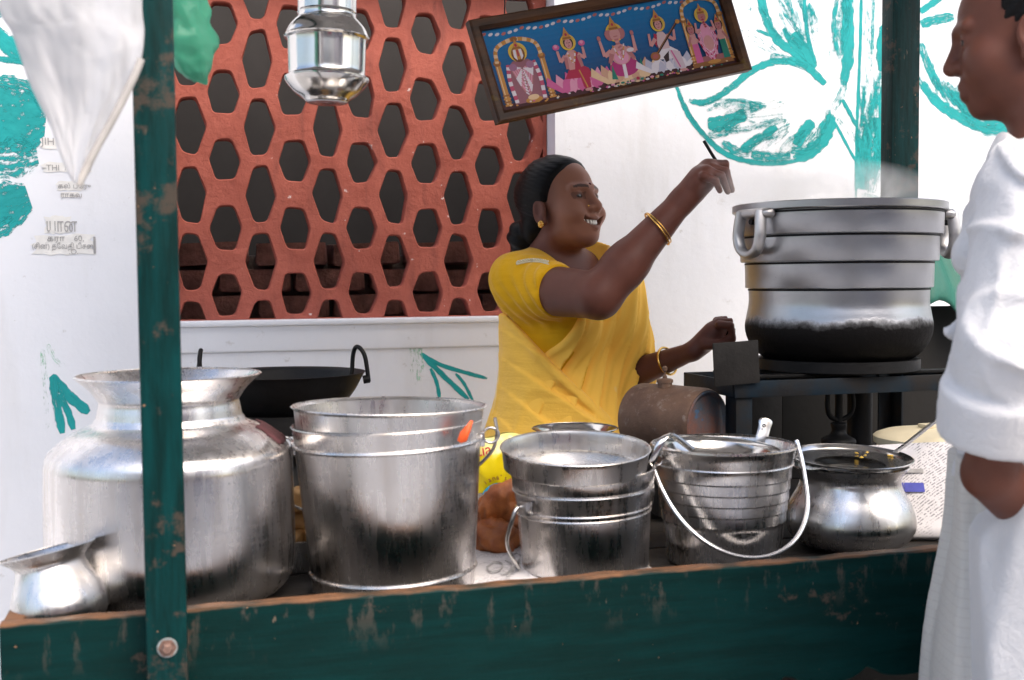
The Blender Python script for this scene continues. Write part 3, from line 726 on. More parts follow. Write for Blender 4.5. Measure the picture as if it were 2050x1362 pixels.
# ---- pot-bellied pot on the right with a slotted skimmer on top
b5 = thing('steel_pot', 'pot-bellied steel pot under a pierced skimmer at the right end', 'pot', place(1704, 1.765))
prof = smooth_prof([(.06, 0), (.090, .010), (.108, .034), (.111, .056), (.104, .085), (.092, .110), (.086, .128), (.086, .140)], 6) + [(.0905, .150), (.0985, .159), (.100, .1605), (.0985, .162)]
lathe('body', shell(prof), MT['steel_dull'], b5, 80, 32)
b5.scale = (1, 1, .889)
sk = thing('skimmer', 'pierced round steel skimmer with long handle lying over the right pot', 'skimmer', place(1703, 1.757, D0 + .167), (math.radians(3.5), math.radians(0), 0))
M = Mat('pierced_steel'); vo = M.n('ShaderNodeTexVoronoi'); vo.inputs['Scale'].default_value = 190; M.l(M.co(), vo.inputs['Vector'])
hole = M.ramp(vo.outputs['Distance'], [(.20, 0.), (.28, 1.)]); M.set(Base_Color=M.mix(hole, (.02, .02, .02), (.66, .65, .63)), Metallic=1., Roughness=.25); M.bump(hole, .5, .002); MT['pierced'] = M.m
lathe('rim', [(.0935, .0035), (.101, .0095), (.1055, .0105), (.1065, .0122), (.1045, .013), (.0955, .008), (.0935, .0055)], MT['steel_mirror'], sk, 80, 40, cap=False)
lathe('pierced_band', [(.060, -.003), (.0935, .0034), (.0935, .0054), (.060, -.001)], MT['pierced'], sk, 80, 40, cap=False)
lathe('centre_bowl', shell([(.02, -.010), (.04, -.0095), (.0598, -.003)], .0014), MT['steel_mirror'], sk, 64, 40)
hd = [(.100, .015, .011), (.13, .026, .022), (.20, .05, .052), (.30, .085, .085)]
mesh_obj('handle', *tube_data(curve_pts(hd, 5), .0075, 10, False, .35, (.3, -.9, .3)), MT['steel_dull'], sk)
MT['turmeric'] = simple('turmeric_food', (.6, .38, .05), .7, 0, .3, 80, .4)
cr = thing('food_crumbs', 'yellow food crumbs left on the pierced skimmer', 'food', place(1730, 1.79, D0 + .167))
for k in range(7):
    bmc = bmesh.new(); bmesh.ops.create_icosphere(bmc, subdivisions=1, radius=.0042)
    for v in bmc.verts: v.co *= random.uniform(.5, 1.2); v.co.z *= .5
    o = bm_obj('crumb', bmc, MT['turmeric'], cr, True, 60); o.location = (random.uniform(-.03, .05), random.uniform(-.025, .03), .007)

# ---- black wok on its stove
wk = thing('iron_wok', 'black iron wok with two upright loop handles before the red screen', 'wok', (.157, 2.2, PZ(560, 752, 2.2)))
R_ = .158
prof = smooth_prof([(.001, -.098), (.060, -.090), (.105, -.066), (.135, -.034), (.152, -.004), (.157, .004)], 6) + [(.1585, .0055), (.155, .0055)]
inner = [(r - .004, z + .003) for r, z in smooth_prof([(.001, -.094), (.060, -.086), (.105, -.062), (.135, -.030), (.153, -.001)], 5)]
lathe('bowl', prof + inner[::-1], MT['iron'], wk, 80, 40, cap=False)
for s_ in (-1, 1):
    cx = s_ * .1455
    h = [(cx + s_ * .013, -.012, -.016), (cx + s_ * .012, -.012, .012), (cx + .010 * s_, -.011, .034), (cx + .004 * s_, -.007, .047), (cx - .001 * s_, .0, .051), (cx - .003 * s_, .009, .046), (cx - .004 * s_, .014, .03), (cx - .003 * s_, .015, .006), (cx - .006 * s_, .015, -.012)]
    h = [(cx + (p[0] - cx) * .7 + (i - 4) * -.0024, p[1], p[2]) for i, p in enumerate(h)]
    tube('loop_handle', curve_pts(h, 5), .0042, MT['iron'], wk, 8)
    tube('rivet', [(cx + s_ * .008, -.012, -.012), (cx + s_ * .02, -.013, -.010)], .008, MT['iron'], wk, 10)
sv = thing('wok_stove', 'black stove under the iron wok between the vessels', 'stove', (.157, 2.2, DECK))
zt = PZ(560, 752, 2.2) - DECK - .07
lathe('ring', [(.118, zt - .03), (.128, zt - .03), (.128, zt + .004), (.118, zt + .004), (.118, zt - .03)], MT['iron'], sv, 48, 30, cap=False)
lathe('burner', smooth_prof([(.001, .06), (.05, .062), (.062, .09), (.045, .125), (.05, .15), (.001, .155)], 4), MT['iron'], sv, 36)
lathe('fuel_pan', smooth_prof([(.001, .0), (.10, .0), (.112, .018), (.10, .04), (.001, .045)], 4), MT['iron'], sv, 48)
for k in range(4):
    a = pi / 4 + k * pi / 2
    tube('leg', [(.123 * math.cos(a), .123 * math.sin(a), zt - .005), (.128 * math.cos(a), .128 * math.sin(a), .08), (.135 * math.cos(a), .135 * math.sin(a), .0)], .007, MT['iron'], sv, 8)
kb = thing('stove_pump', 'black pump knob beside the wok stove', 'pump', (.262, 2.10, DECK))
lathe('knob', smooth_prof([(.001, .105), (.024, .107), (.030, .115), (.022, .124), (.010, .13), (.012, .15), (.022, .158), (.020, .168), (.001, .172)], 4), MT['iron'], kb, 24)
tube('stem', [(0, 0, 0), (0, 0, .107)], .008, MT['iron'], kb)

# ---- steel tray with fried bread slabs
ty_ = thing('food_tray', 'plain steel tray holding fried slabs behind the tallest bucket', 'tray', (.165, 1.935, DECK))
bm = bmesh.new()
def tray_ring(w_, d_, z): return [bm.verts.new(p) for p in ((-w_, -d_, z), (w_, -d_, z), (w_, d_, z), (-w_, d_, z))]
rs = [tray_ring(*a) for a in ((.115, .07, 0), (.122, .075, .048), (.125, .078, .050), (.125, .078, .052), (.1205, .0735, .052), (.1135, .0685, .003))]
bm.faces.new(rs[0][::-1]); bm.faces.new(rs[-1])
for a, b in zip(rs, rs[1:]):
    for k in range(4): bm.faces.new((a[k], a[(k + 1) % 4], b[(k + 1) % 4], b[k]))
bm_obj('body', bm, MT['steel_dull'], ty_, False)
MT['fried'] = None
M = Mat('golden_fried_crust'); f = M.noise(18, 6, .65); M.set(Base_Color=M.mix(M.ramp(f, [(.3, 0.), (.7, 1.)]), (.42, .20, .06), (.68, .42, .17)), Roughness=.55); M.bump(M.noise(60, 6, .7), .6, .004); MT['fried'] = M.m
M = Mat('brown_fritter_crust'); f = M.noise(22, 6, .65); M.set(Base_Color=M.mix(M.ramp(f, [(.3, 0.), (.7, 1.)]), (.20, .045, .010), (.46, .15, .03)), Roughness=.5, Specular_IOR_Level=.6); M.bump(M.noise(50, 6, .7), .6, .006); MT['fritter'] = M.m
def lump(name, c, s, mat, parent=None, rot=(0, 0, 0), amp=.25, fr=1.6, sub=3, seed=0):
    bm = bmesh.new(); bmesh.ops.create_icosphere(bm, subdivisions=sub, radius=1)
    for v in bm.verts:
        k = 1 + amp * mnoise.noise(v.co * fr + Vector((seed * 3.1, seed, 0))) + amp * .35 * mnoise.noise(v.co * fr * 3 + Vector((seed, 2, 1)))
        v.co *= k
    for v in bm.verts: v.co = Vector((v.co.x * s[0], v.co.y * s[1], v.co.z * s[2]))
    o = bm_obj(name, bm, mat, parent, True, 0); o.location = c; o.rotation_euler = rot; return o
slabs = [(.135, 1.93, .845), (.205, 1.925, .844), (.165, 1.95, .880), (.225, 1.96, .874), (.185, 1.93, .912), (.12, 1.97, .895), (.215, 1.985, .905)]
for k, c_ in enumerate(slabs):
    b = box_bm((0, 0, 0), (.072, .060, .036), .010, seg=3); bmesh.ops.subdivide_edges(b, edges=b.edges[:], cuts=1)
    for v in b.verts: v.co += mnoise.noise_vector(v.co * 28 + Vector((k * 7, 0, 0))) * .007
    o = bm_obj('fried_slab', b, MT['fried'], None, True, 0); o.location = c_; o.rotation_euler = (random.uniform(-.2, .2), random.uniform(-.25, .25), random.uniform(-.5, .5))
    tag(o, 'golden fried bread slab heaped in the tray behind the tallest bucket', 'fried slab', 'fried bread slabs in the tray')

# ---- brown fritters, newspaper and yellow packet between the buckets
fr_ = [(1003, 1010, 1.93, (.032, .026, .045), (.1, .5, .3)), (1030, 1045, 1.95, (.046, .03, .026), (0, .1, .1)), (992, 1080, 1.90, (.042, .035, .036), (.2, .2, 0)), (1035, 1095, 1.94, (.034, .03, .026), (0, 0, .5)), (1045, 1000, 1.98, (.04, .03, .034), (0, .4, 0)), (985, 1035, 1.96, (.03, .03, .04), (0, -.3, 0))]
fl = ['upright brown fritter topmost in the heap beside the tallest bucket', 'flat brown fritter in the middle of the heap', 'largest brown fritter at the front left of the heap', 'low brown fritter half hidden by the middle bucket', 'brown fritter at the back right of the heap', 'brown fritter squeezed at the back left of the heap']
for k, (u, v, Y, s_, ro) in enumerate(fr_):
    o = lump('fritter', tuple(P(u, v, Y)), s_, MT['fritter'], None, ro, .34, 1.6, 4, k); tag(o, fl[k], 'fritter', 'brown fritters heaped on newspaper')
M = Mat('newsprint'); co = M.co(); li = M.n('ShaderNodeTexWave'); li.inputs['Scale'].default_value = 110; li.bands_direction = 'Y'; M.l(co, li.inputs['Vector'])
g = M.ramp(M.noise(170, 3, .7), [(.46, 0.), (.54, 1.)]); blk = M.ramp(M.noise(8, 3, .6), [(.44, 0.), (.50, 1.)])
ink = M.math('MULTIPLY', M.math('MULTIPLY', M.ramp(li.outputs['Fac'], [(.45, 0.), (.6, 1.)]), g), blk)
M.set(Base_Color=M.mix(M.math('MULTIPLY', ink, .75), (.60, .585, .60), (.12, .12, .14)), Roughness=.9); MT['news'] = M.m
def sheet(name, corners, mat, label, cat, nx=14, ny=10, amp=.004, th=.0008, seed=0):
    a, b, c_, d = [np.array(p, float) for p in corners]; vs, fs = [], []
    nrm = np.cross(b - a, d - a); nrm = nrm / np.linalg.norm(nrm)
    for i in range(nx + 1):
        for j in range(ny + 1):
            s, t = i / nx, j / ny; p = (a * (1 - s) + b * s) * (1 - t) + (d * (1 - s) + c_ * s) * t
            p = p + nrm * amp * mnoise.noise(Vector(p) * 9 + Vector((seed, 0, 0))); vs.append(p)
    for i in range(nx):
        for j in range(ny): q = i * (ny + 1) + j; fs.append((q, q + ny + 1, q + ny + 2, q + 1))
    o = mesh_obj(name, vs, fs, mat, None, True, 0); md = o.modifiers.new('thick', 'SOLIDIFY'); md.thickness = th; md.offset = 0
    return tag(o, label, cat)
z_ = DECK + .008
nw = sheet('newspaper', [(.35, 1.66, z_), (.70, 1.66, z_), (.70, 2.05, z_ + .004), (.38, 2.07, z_ + .004)], MT['news'], 'printed newspaper sheet under the brown fritters on the cart deck', 'newspaper', amp=.006)
# line drawing printed on that sheet
for k, pts in enumerate([[(975, 1135), (990, 1125), (1005, 1128), (1002, 1140), (985, 1145), (975, 1138)], [(1012, 1122), (1025, 1130), (1018, 1145), (1003, 1150)], [(1022, 1112), (1035, 1108), (1042, 1112)], [(1040, 1120), (1030, 1135), (1015, 1155)]]):
    q = []
    for (u, v) in pts:
        d = FW + RT * (u - 1025) / F + UP * (681 - v) / F; p = CAM + d * ((z_ + .0065 - CAM[2]) / d[2]); q.append(p)
    tube('drawn_line', curve_pts(q, 4), .0014, MT['ink'], nw, 5)
tr = thing('grey_slab', 'speckled grey slab under the yellow snack packet', 'slab', tuple(P(1005, 990, 2.1)))
M = Mat('speckled_grey'); M.set(Base_Color=M.mix(M.ramp(M.noise(130, 4, .7), [(.4, 0.), (.62, 1.)]), (.07, .065, .065), (.32, .30, .30)), Roughness=.8); M.bump(M.noise(90, 4, .7), .6, .003)
b = box_bm((0, 0, 0), (.16, .12, .020), .006, seg=3); bm_obj('slab', b, M.m, tr); box('support', (0, .02, -.075), (.12, .08, .13), MT['dark_metal'], tr, .004)
# yellow packet
pk = thing('snack_packet', 'crumpled yellow snack packet with red top print and a blue arc', 'packet', tuple(P(996, 985, 2.08)))
pv, pf = [], []; nu, nv = 22, 22
for sgn in (-1, 1):
    for i in range(nu + 1):
        for j in range(nv + 1):
            s, t = i / nu * 2 - 1, j / nv
            bul = (1 - s * s) ** .6 * math.sin(pi * min(1, max(0, t * .96 + .02))) ** .5 * .022
            cr_ = mnoise.noise(Vector((s * 3, t * 4, sgn * 5.))) * .006 * (1 - abs(s))
            pv.append((s * .055 * (1 - .08 * math.sin(pi * t)) + .004 * math.sin(t * 9), sgn * (bul + cr_ * .8 + .0006), t * .108 + .004 * math.sin(s * 4)))
    o0 = 0 if sgn < 0 else (nu + 1) * (nv + 1)
    for i in range(nu):
        for j in range(nv): q = o0 + i * (nv + 1) + j; f = (q, q + nv + 1, q + nv + 2, q + 1); pf.append(f if sgn < 0 else f[::-1])
M = Mat('yellow_film'); tcx = M.n('ShaderNodeTexCoord'); sx = M.n('ShaderNodeSeparateXYZ'); M.l(tcx.outputs['Object'], sx.inputs[0])
wv_ = M.math('ADD', sx.outputs['Z'], M.math('MULTIPLY', M.noise(35, 3, .5), .012))
c = M.mix(M.ramp(wv_, [(.080, 0.), (.082, 1.)]), (.80, .64, .01), (.82, .72, .22))
M.set(Base_Color=c, Roughness=.25, Specular_IOR_Level=.6); M.bump(M.noise(28, 4, .6), .5, .006)
mesh_obj('film', pv, pf, M.m, pk, True, 0)
def pk_text(s, x, z, size, mat, rot=0.): return text_mesh('lettering', s, size, MT[mat], pk, Matrix.Translation((x, -.0255, z)) @ Matrix.Rotation(pi / 2, 4, 'X') @ Matrix.Rotation(rot, 4, 'Z'), .0006)
word = "iana's Fam"
for k, ch in enumerate(word):
    a = math.radians(128 - k * 10.5); rr = .040
    if ch != ' ': pk_text(ch, -.004 + rr * math.cos(a), -.012 + rr * math.sin(a), .0125, 'brown_ink', a - pi / 2)
av, af = [], []
for i in range(17):
    a = math.radians(150 - 120 * i / 16); av += [(-.004 + .036 * math.cos(a), -.0257, -.012 + .034 * math.sin(a)), (-.004 + .036 * math.cos(a), -.0257, .0005)]
for i in range(16): af.append((2 * i, 2 * i + 1, 2 * i + 3, 2 * i + 2))
o = mesh_obj('blue_arc', av, af, simple('blue_print', (.03, .30, .5), .4, 0, .1), pk, False)
pk_text('Lia', -.05, .072, .030, 'red_ink', .15)
# fanned plate behind the middle bucket
sp_ = thing('steel_bowl', 'wide-rimmed steel bowl between the yellow sari and the middle bucket', 'bowl', (PXY(1150, 2.02), 2.02, PZ(1150, 857, 2.02) - .056))
lathe('body', shell(smooth_prof([(.04, 0), (.058, .006), (.062, .03), (.063, .044)], 4) + [(.066, .048), (.079, .0545), (.081, .056), (.0795, .057)], .0012), MT['steel_mirror'], sp_, 64, 32)
lathe('foot_box', [(.0, -.16), (.055, -.16), (.055, -.001), (0, -.001)], MT['dark_metal'], sp_, 32, 30)

# ---- rusty kerosene tank
tk = thing('fuel_tank', 'rusty drum-shaped fuel tank with filler cap lying before the sari', 'tank', tuple(P(1345, 842, 2.11)))
M = Mat('rusty_tank'); f1 = M.noise(8, 7, .7); f2 = M.noise(40, 6, .75); f3 = M.noise(1, 4, .6, M.co(scale=(60, 60, 60)))
c = M.mix(M.ramp(f1, [(.35, 0.), (.65, 1.)]), (.085, .045, .030), (.18, .105, .066)); c = M.mix(M.ramp(f2, [(.55, 0.), (.68, .7)]), c, (.26, .21, .18))
M.set(Base_Color=c, Roughness=.65, Metallic=.25); M.bump(f2, .5, .003); MT['rust'] = M.m
M = Mat('blue_rust_end'); f1 = M.noise(14, 7, .7); c = M.mix(M.ramp(f1, [(.42, 0.), (.60, 1.)]), (.13, .055, .04), (.05, .06, .075)); c = M.mix(M.ramp(M.noise(30, 4, .6), [(.62, 0.), (.66, .8)]), c, (.03, .09, .18))
M.set(Base_Color=c, Roughness=.7, Metallic=.1); M.bump(M.noise(50, 5, .7), .5, .003); MT['rust_end'] = M.m
Lh = .088; Rr = .070
prof = [(0, -Lh), (Rr - .012, -Lh), (Rr - .003, -Lh + .004), (Rr, -Lh + .012), (Rr + .001, 0), (Rr, Lh - .012), (Rr - .002, Lh - .004), (Rr - .004, Lh)]
dv, df = lathe_data(prof, 64, cap=False); rotm = Matrix.Rotation(math.radians(-62), 3, 'Z') @ Matrix.Rotation(pi / 2, 3, 'Y')
mesh_obj('drum', [rotm @ Vector(v) for v in dv], df, MT['rust'], tk, True, 35)
dv, df = lathe_data([(0, Lh - .003), (Rr - .016, Lh - .004), (Rr - .012, Lh - .001), (Rr - .008, Lh + .002), (Rr - .0045, Lh + .0005)], 64, cap=False)
mesh_obj('end_plate', [rotm @ Vector(v) for v in dv], df, MT['rust_end'], tk, True, 35)
cc = Vector((-.015, .0, Rr - .004))
lathe('filler_cap', [(0, 0), (.0145, 0), (.0145, .010), (.0165, .0105), (.0165, .016), (.013, .018), (.005, .019), (.004, .024), (.002, .026), (.002, .031), (.005, .034), (.0055, .040), (.003, .043), (0, .0435)], MT['rust'], tk, 28, 32, cc)
box('tank_cradle', (0, 0, -.125), (.11, .12, .11), MT['dark_metal'], tk, .004)

# ---- iron stand with burner and the big cooking pot
SX, SYF, SYB, SZT = 1.0, 2.0, 2.225, 1.082; SXR = 1.49
sd_ = thing('stove_stand', 'blue-green angle iron stove stand under the big cooking pot', 'stand', ((SX + SXR) / 2, (SYF + SYB) / 2, DECK))
M = Mat('old_blue_paint'); f = M.noise(9, 6, .65); c = M.mix(M.ramp(f, [(.4, 0.), (.6, 1.)]), (.012, .010, .009), (.003, .012, .022)); M.set(Base_Color=c, Roughness=.6, Metallic=0., Specular_IOR_Level=.2); M.bump(M.noise(40, 5, .6), .3, .003); MT['stand'] = M.m
so_ = Vector(sd_.location); hz = SZT - DECK
for (x, y, dx, dy) in ((SX, SYF, 1, 1), (SXR, SYF, -1, 1), (SX, SYB, 1, -1), (SXR, SYB, -1, -1)):
    b = box_bm((x + dx * .017 - so_.x, y + dy * .0025 - so_.y, hz / 2 - .003), (.034, .005, hz - .006), .001); box_bm((x + dx * .0024 - so_.x, y + dy * .0255 - so_.y, hz / 2 - .003), (.005, .042, hz - .006), .001, bm=b)
    bm_obj('leg', b, MT['stand'], sd_)
for y, s_ in ((SYF - .004, 1), (SYB + .004, 1)): box('rail', ((SX + SXR) / 2 - so_.x, y - so_.y, hz - .016), (SXR - SX + .012, .006, .032), MT['stand'], sd_, .0015)
for x in (SX - .004, SXR + .004): box('rail', (x - so_.x, (SYF + SYB) / 2 - so_.y, hz - .0155), (.006, SYB - SYF - .004, .031), MT['stand'], sd_, .0015)
for dy in (-.06, .06): box('cross_bar', (0.03, dy, hz + .003), (SXR - SX - .02, .03, .006), MT['iron'], sd_, .001)
sp2 = box('wind_plate', (PXY(1474, 1.985) - so_.x, 1.985 - so_.y, hz + .036), (.094, .004, .082), MT['dark_metal'], sd_, .001, Matrix.Rotation(math.radians(-3), 3, 'Y'))
b = thing('stove_burner', 'black kerosene burner with valve wheel hanging under the stand', 'burner', (PXY(1680, 2.1), 2.1, DECK))
tube('riser', [(0, 0, 0), (0, 0, hz - .02)], .008, MT['iron'], b, 12)
lathe('valve', smooth_prof([(.001, .118), (.022, .12), (.034, .127), (.034, .137), (.020, .145), (.014, .155), (.016, .17), (.001, .172)], 3), MT['iron'], b, 24)
for s_ in (-1, 1): tube('feed_pipe', curve_pts([(0, 0, .175), (s_ * .022, -.004, .185), (s_ * .030, -.006, .205), (s_ * .028, -.004, .235), (s_ * .022, 0, hz - .02)], 5), .0052, MT['iron'], b, 8)
lathe('burner_head', [(0, hz - .03), (.05, hz - .03), (.05, hz - .008), (0, hz - .008)], MT['iron'], b, 32, 30)
tube('rear_pipe', [(.075, .04, 0), (.075, .04, hz - .035)], .026, MT['iron'], b, 16)

POTX = PXY(1676, 2.135)
pt = thing('cooking_pot', 'huge aluminium cooking pot with stepped bands and sooty base steaming on the stand', 'cooking pot', (POTX, 2.135, SZT + .008))
base = SZT + .008
def pz(v): return PZ(1676, v, 2.135) - base
k = .00105
prof = smooth_prof([(.150, .022), (.168, .036), (.184, .060), (.190, .086), (.1865, .112), (.1825, .135), (.1825, pz(580))], 6)
pr2 = [(.1790, pz(579)), (.1785, pz(576.5)), (.1885, pz(576)), (.1895, pz(574)), (.1905, pz(530)), (.1860, pz(528)), (.1860, pz(525)), (.1985, pz(524.5)), (.1998, pz(522)), (.2005, pz(478)), (.1960, pz(476)), (.1960, pz(473)), (.2065, pz(472.5)), (.2078, pz(470)), (.2085, pz(432)), (.2040, pz(430)), (.2040, pz(427)), (.2155, pz(426)), (.217, pz(424)), (.217, pz(412)), (.2155, pz(410.5))]
full = [(.0, .012), (.12, .013)] + prof + pr2
innr = [(.211, pz(410.5)), (.204, pz(418)), (.198, pz(470)), (.180, pz(570)), (.176, .10), (.14, .03), (0, .026)]
M = Mat('pot_aluminium'); tcx = M.n('ShaderNodeTexCoord'); sx = M.n('ShaderNodeSeparateXYZ'); M.l(tcx.outputs['Object'], sx.inputs[0])
streak = M.noise(1, 4, .6, M.co(scale=(4, 4, 320))); sm = M.noise(12, 6, .65); fine = M.noise(60, 6, .7)
sz_ = M.math('ADD', sx.outputs['Z'], M.math('MULTIPLY', M.math('SUBTRACT', sm, .5), .040)); sz_ = M.math('ADD', sz_, M.math('MULTIPLY', M.math('SUBTRACT', fine, .5), .020))
soot = M.ramp(sz_, [(.090, 1.), (.099, .82), (.110, .0)])
c = M.mix(M.ramp(sm, [(.35, 0.), (.75, .5)]), (.40, .405, .425), (.29, .295, .31)); c = M.mix(M.ramp(fine, [(.66, 0.), (.72, .5)]), c, (.15, .14, .13))
c = M.mix(soot, c, (.005, .0045, .0045))
M.set(Base_Color=c, Metallic=M.math('SUBTRACT', 1., soot), Roughness=M.math('ADD', M.math('ADD', M.math('MULTIPLY', streak, .14), .26), M.math('MULTIPLY', soot, .3)), Anisotropic=.7, Specular_IOR_Level=.12)
tg = M.n('ShaderNodeTangent'); tg.direction_type = 'RADIAL'; tg.axis = 'Z'; M.l(tg.outputs[0], M.b.inputs['Tangent'])
M.bump(M.math('ADD', M.math('MULTIPLY', streak, .03), M.math('ADD', M.math('MULTIPLY', fine, .16), M.math('MULTIPLY', soot, M.math('MULTIPLY', fine, 1.2)))), .45, .004); MT['pot'] = M.m
lathe('body', full + innr, MT['pot'], pt, 112, 28, cap=False)
for v_, rr_ in ((578, .1815), (526.5, .1885), (474.5, .1985), (428.5, .2065)):
    lathe('groove_shade', [(rr_ - .002, pz(v_) - .0032), (rr_ + .0024, pz(v_) - .0032), (rr_ + .0024, pz(v_) + .0006), (rr_ - .002, pz(v_) + .0006), (rr_ - .002, pz(v_) - .0032)], MT['iron'], pt, 96, 30, cap=False)  # black rings paint in the shade beneath each band's overhang
lathe('trivet_ring', [(.148, 0), (.166, 0), (.166, .022), (.148, .022), (.148, 0)], MT['iron'], pt, 48, 30, cap=False)
lathe('food_fill', [(0, pz(470)), (.197, pz(470)), (.197, pz(470) - .004), (0, pz(470) - .004)], simple('boiling_broth', (.5, .45, .34), .35, 0, .2, 20, .6), pt, 64, 40)
hzz = pz(440)
for s_ in (-1, 1):
    a = math.radians(191) if s_ < 0 else math.radians(-16)
    ex, ey = math.cos(a), math.sin(a); tx, ty = -ey, ex
    def hpz(rad, tan, z): return (ex * rad + tx * tan, ey * rad + ty * tan, z)
    bar = [hpz(.209, -.040, hzz + .008), hpz(.222, -.036, hzz + .008), hpz(.222, .036, hzz + .008), hpz(.209, .040, hzz + .008)]
    tube('handle_bracket', curve_pts(bar, 4), .010, MT['aluminium'], pt, 12)
    lp_ = [hpz(.226, -.030, hzz + .012), hpz(.229, -.033, hzz - .012), hpz(.231, -.034, hzz - .040), hpz(.231, -.024, hzz - .064), hpz(.231, 0, hzz - .074), hpz(.231, .024, hzz - .064), hpz(.231, .034, hzz - .040), hpz(.229, .033, hzz - .012), hpz(.226, .030, hzz + .012)]
    tube('handle', curve_pts(lp_, 5), .0128, MT['aluminium'], pt, 12, False, .75, (ex, ey, 0))
    tube('handle_bolt', [hpz(.205, 0, hzz - .008), hpz(.228, 0, hzz - .008)], .006, MT['iron'], pt, 8)

# ---- tarp and dark board behind the stove
tp = thing('wind_board', 'dark sooty board standing behind the stove stand', 'board', (1.62, 2.41, DECK))
box('lower_board', (-.365, -.001, .14), (.13, .012, .28), MT['dark_wood'], tp, .003)
box('board', (0, 0, .20), (.60, .014, .40), simple('sooty_board', (.009, .008, .007), .85, 0, .3, 6, .3), tp, .003)
vs, fs = [], []; nx, ny = 26, 14
for i in range(nx + 1):
    for j in range(ny + 1):
        s, t = i / nx, j / ny
        vs.append((1.60 + .42 * s, 2.375 + .05 * math.cos(t * pi) + .012 * math.sin(s * 19 + t * 2) + .006 * math.sin(s * 41), 1.175 + .23 * (1 - t) * (.86 + .14 * s) + .02 * math.sin(s * 7) + .03 * t * math.sin(s * 9)))
for i in range(nx):
    for j in range(ny): q = i * (ny + 1) + j; fs.append((q, q + ny + 1, q + ny + 2, q + 1))
M = Mat('green_tarp'); wv2 = M.n('ShaderNodeTexWave'); wv2.inputs['Scale'].default_value = 180; M.l(M.co(rot=(0, .6, 0)), wv2.inputs['Vector'])
M.set(Base_Color=M.mix(wv2.outputs['Fac'], (.008, .10, .07), (.02, .17, .12)), Roughness=.6); M.bump(M.noise(25, 5, .6), .5, .008)
o = mesh_obj('tarpaulin', vs, fs, M.m, None, True, 0); md = o.modifiers.new('thick', 'SOLIDIFY'); md.thickness = .004
tag(o, 'crumpled green tarpaulin behind the big pot beside the customer', 'tarpaulin')

# ---- cream tub, newspaper stack at the right end
cb = thing('cream_tub', 'cream plastic tub lid behind the pierced skimmer', 'tub', (PXY(1870, 1.93), 1.93, DECK))
lathe('body', smooth_prof([(.001, 0), (.095, 0), (.10, .02), (.105, .145)], 3) + [(.111, .148), (.112, .160), (.107, .164), (.09, .170), (.05, .176), (0, .178)], MT['cream'], cb, 64, 32)
box('tab', (.0, -.0, .181), (.05, .03, .008), MT['cream'], cb, .003)
q0 = P(1808, 1085, 1.68); 
np_ = sheet('newspaper', [(1.15, 1.80, DECK + .005), (1.42, 1.70, DECK + .005), (1.44, 1.80, DECK + .165), (1.17, 1.90, DECK + .150)], MT['news'], 'upright newspaper bundle leaning at the right end of the cart', 'newspaper', amp=.006, seed=4, th=.02)
a_, b_, d_ = [Vector(p) for p in ((1.15, 1.80, DECK + .005), (1.42, 1.70, DECK + .005), (1.17, 1.90, DECK + .150))]
ex_ = (b_ - a_).normalized(); ey_ = (d_ - a_); ez_ = ex_.cross(ey_).normalized(); ey_ = ez_.cross(ex_)
fr4 = Matrix.Translation(a_ + ez_ * .0165) @ Matrix(((ex_.x, ey_.x, ez_.x, 0), (ex_.y, ey_.y, ez_.y, 0), (ex_.z, ey_.z, ez_.z, 0), (0, 0, 0, 1)))
text_mesh('lettering', 'மட் சம் இடிக', .022, MT['ink'], np_, fr4 @ Matrix.Translation((.055, .012, 0)) @ Matrix.Rotation(pi / 2, 4, 'Z'))
for (x, y, w_, h_, mt_) in ((.075, .045, .006, .085, 'blue_ink'), (.082, .112, .035, .018, 'blue_ink'), (.02, .150, .10, .008, 'ink')):
    bb = box_bm((x + w_ / 2, y + h_ / 2 - .03, .0), (w_, h_, .0006), 0); bmesh.ops.transform(bb, matrix=fr4, verts=bb.verts); bm_obj('printed_block', bb, MT[mt_], np_, False)

# ---- hanging polished container
hg = thing('hanging_urn', 'polished steel milk can hanging from the cart roof before the screen', 'can', (PXY(662, 1.9), 1.9, PZ(662, 207, 1.9)), (math.radians(-1), math.radians(1.2), 0))
prof = smooth_prof([(.030, 0), (.034, .0015), (.038, .006), (.052, .016), (.0645, .030), (.0685, .037)], 4) + [(.0685, .0395), (.0645, .042), (.0625, .045)] + smooth_prof([(.0620, .050), (.0625, .070), (.0630, .098)], 3) + [(.0635, .101), (.0680, .1035), (.0690, .1055)] + \
       smooth_prof([(.0675, .108), (.062, .120), (.053, .131), (.0475, .136)], 4) + [(.0465, .139), (.0470, .143), (.0485, .1445), (.0470, .147), (.0475, .180), (.0485, .200), (.0500, .202), (.0480, .204)]
lathe('body', [(0, .002)] + prof + [(0, .203)], MT['steel_mirror'], hg, 80, 30)
lathe('lid', smooth_prof([(.0495, .2045), (.0495, .212), (.03, .224), (.008, .228)], 4) + [(.008, .236), (.014, .24), (.012, .247), (0, .249)], MT['steel_mirror'], hg, 64, 32)
tube('bail', curve_pts([(-.049, 0, .175), (-.058, 0, .21), (-.035, 0, .285), (0, 0, .305), (.035, 0, .285), (.058, 0, .21), (.049, 0, .175)], 6), .0028, WIRE, hg, 8)
tube('hook_wire', [(0, 0, .304), (0, 0, ROOFZ + .08 - hg.location.z)], .002, WIRE, hg, 6)

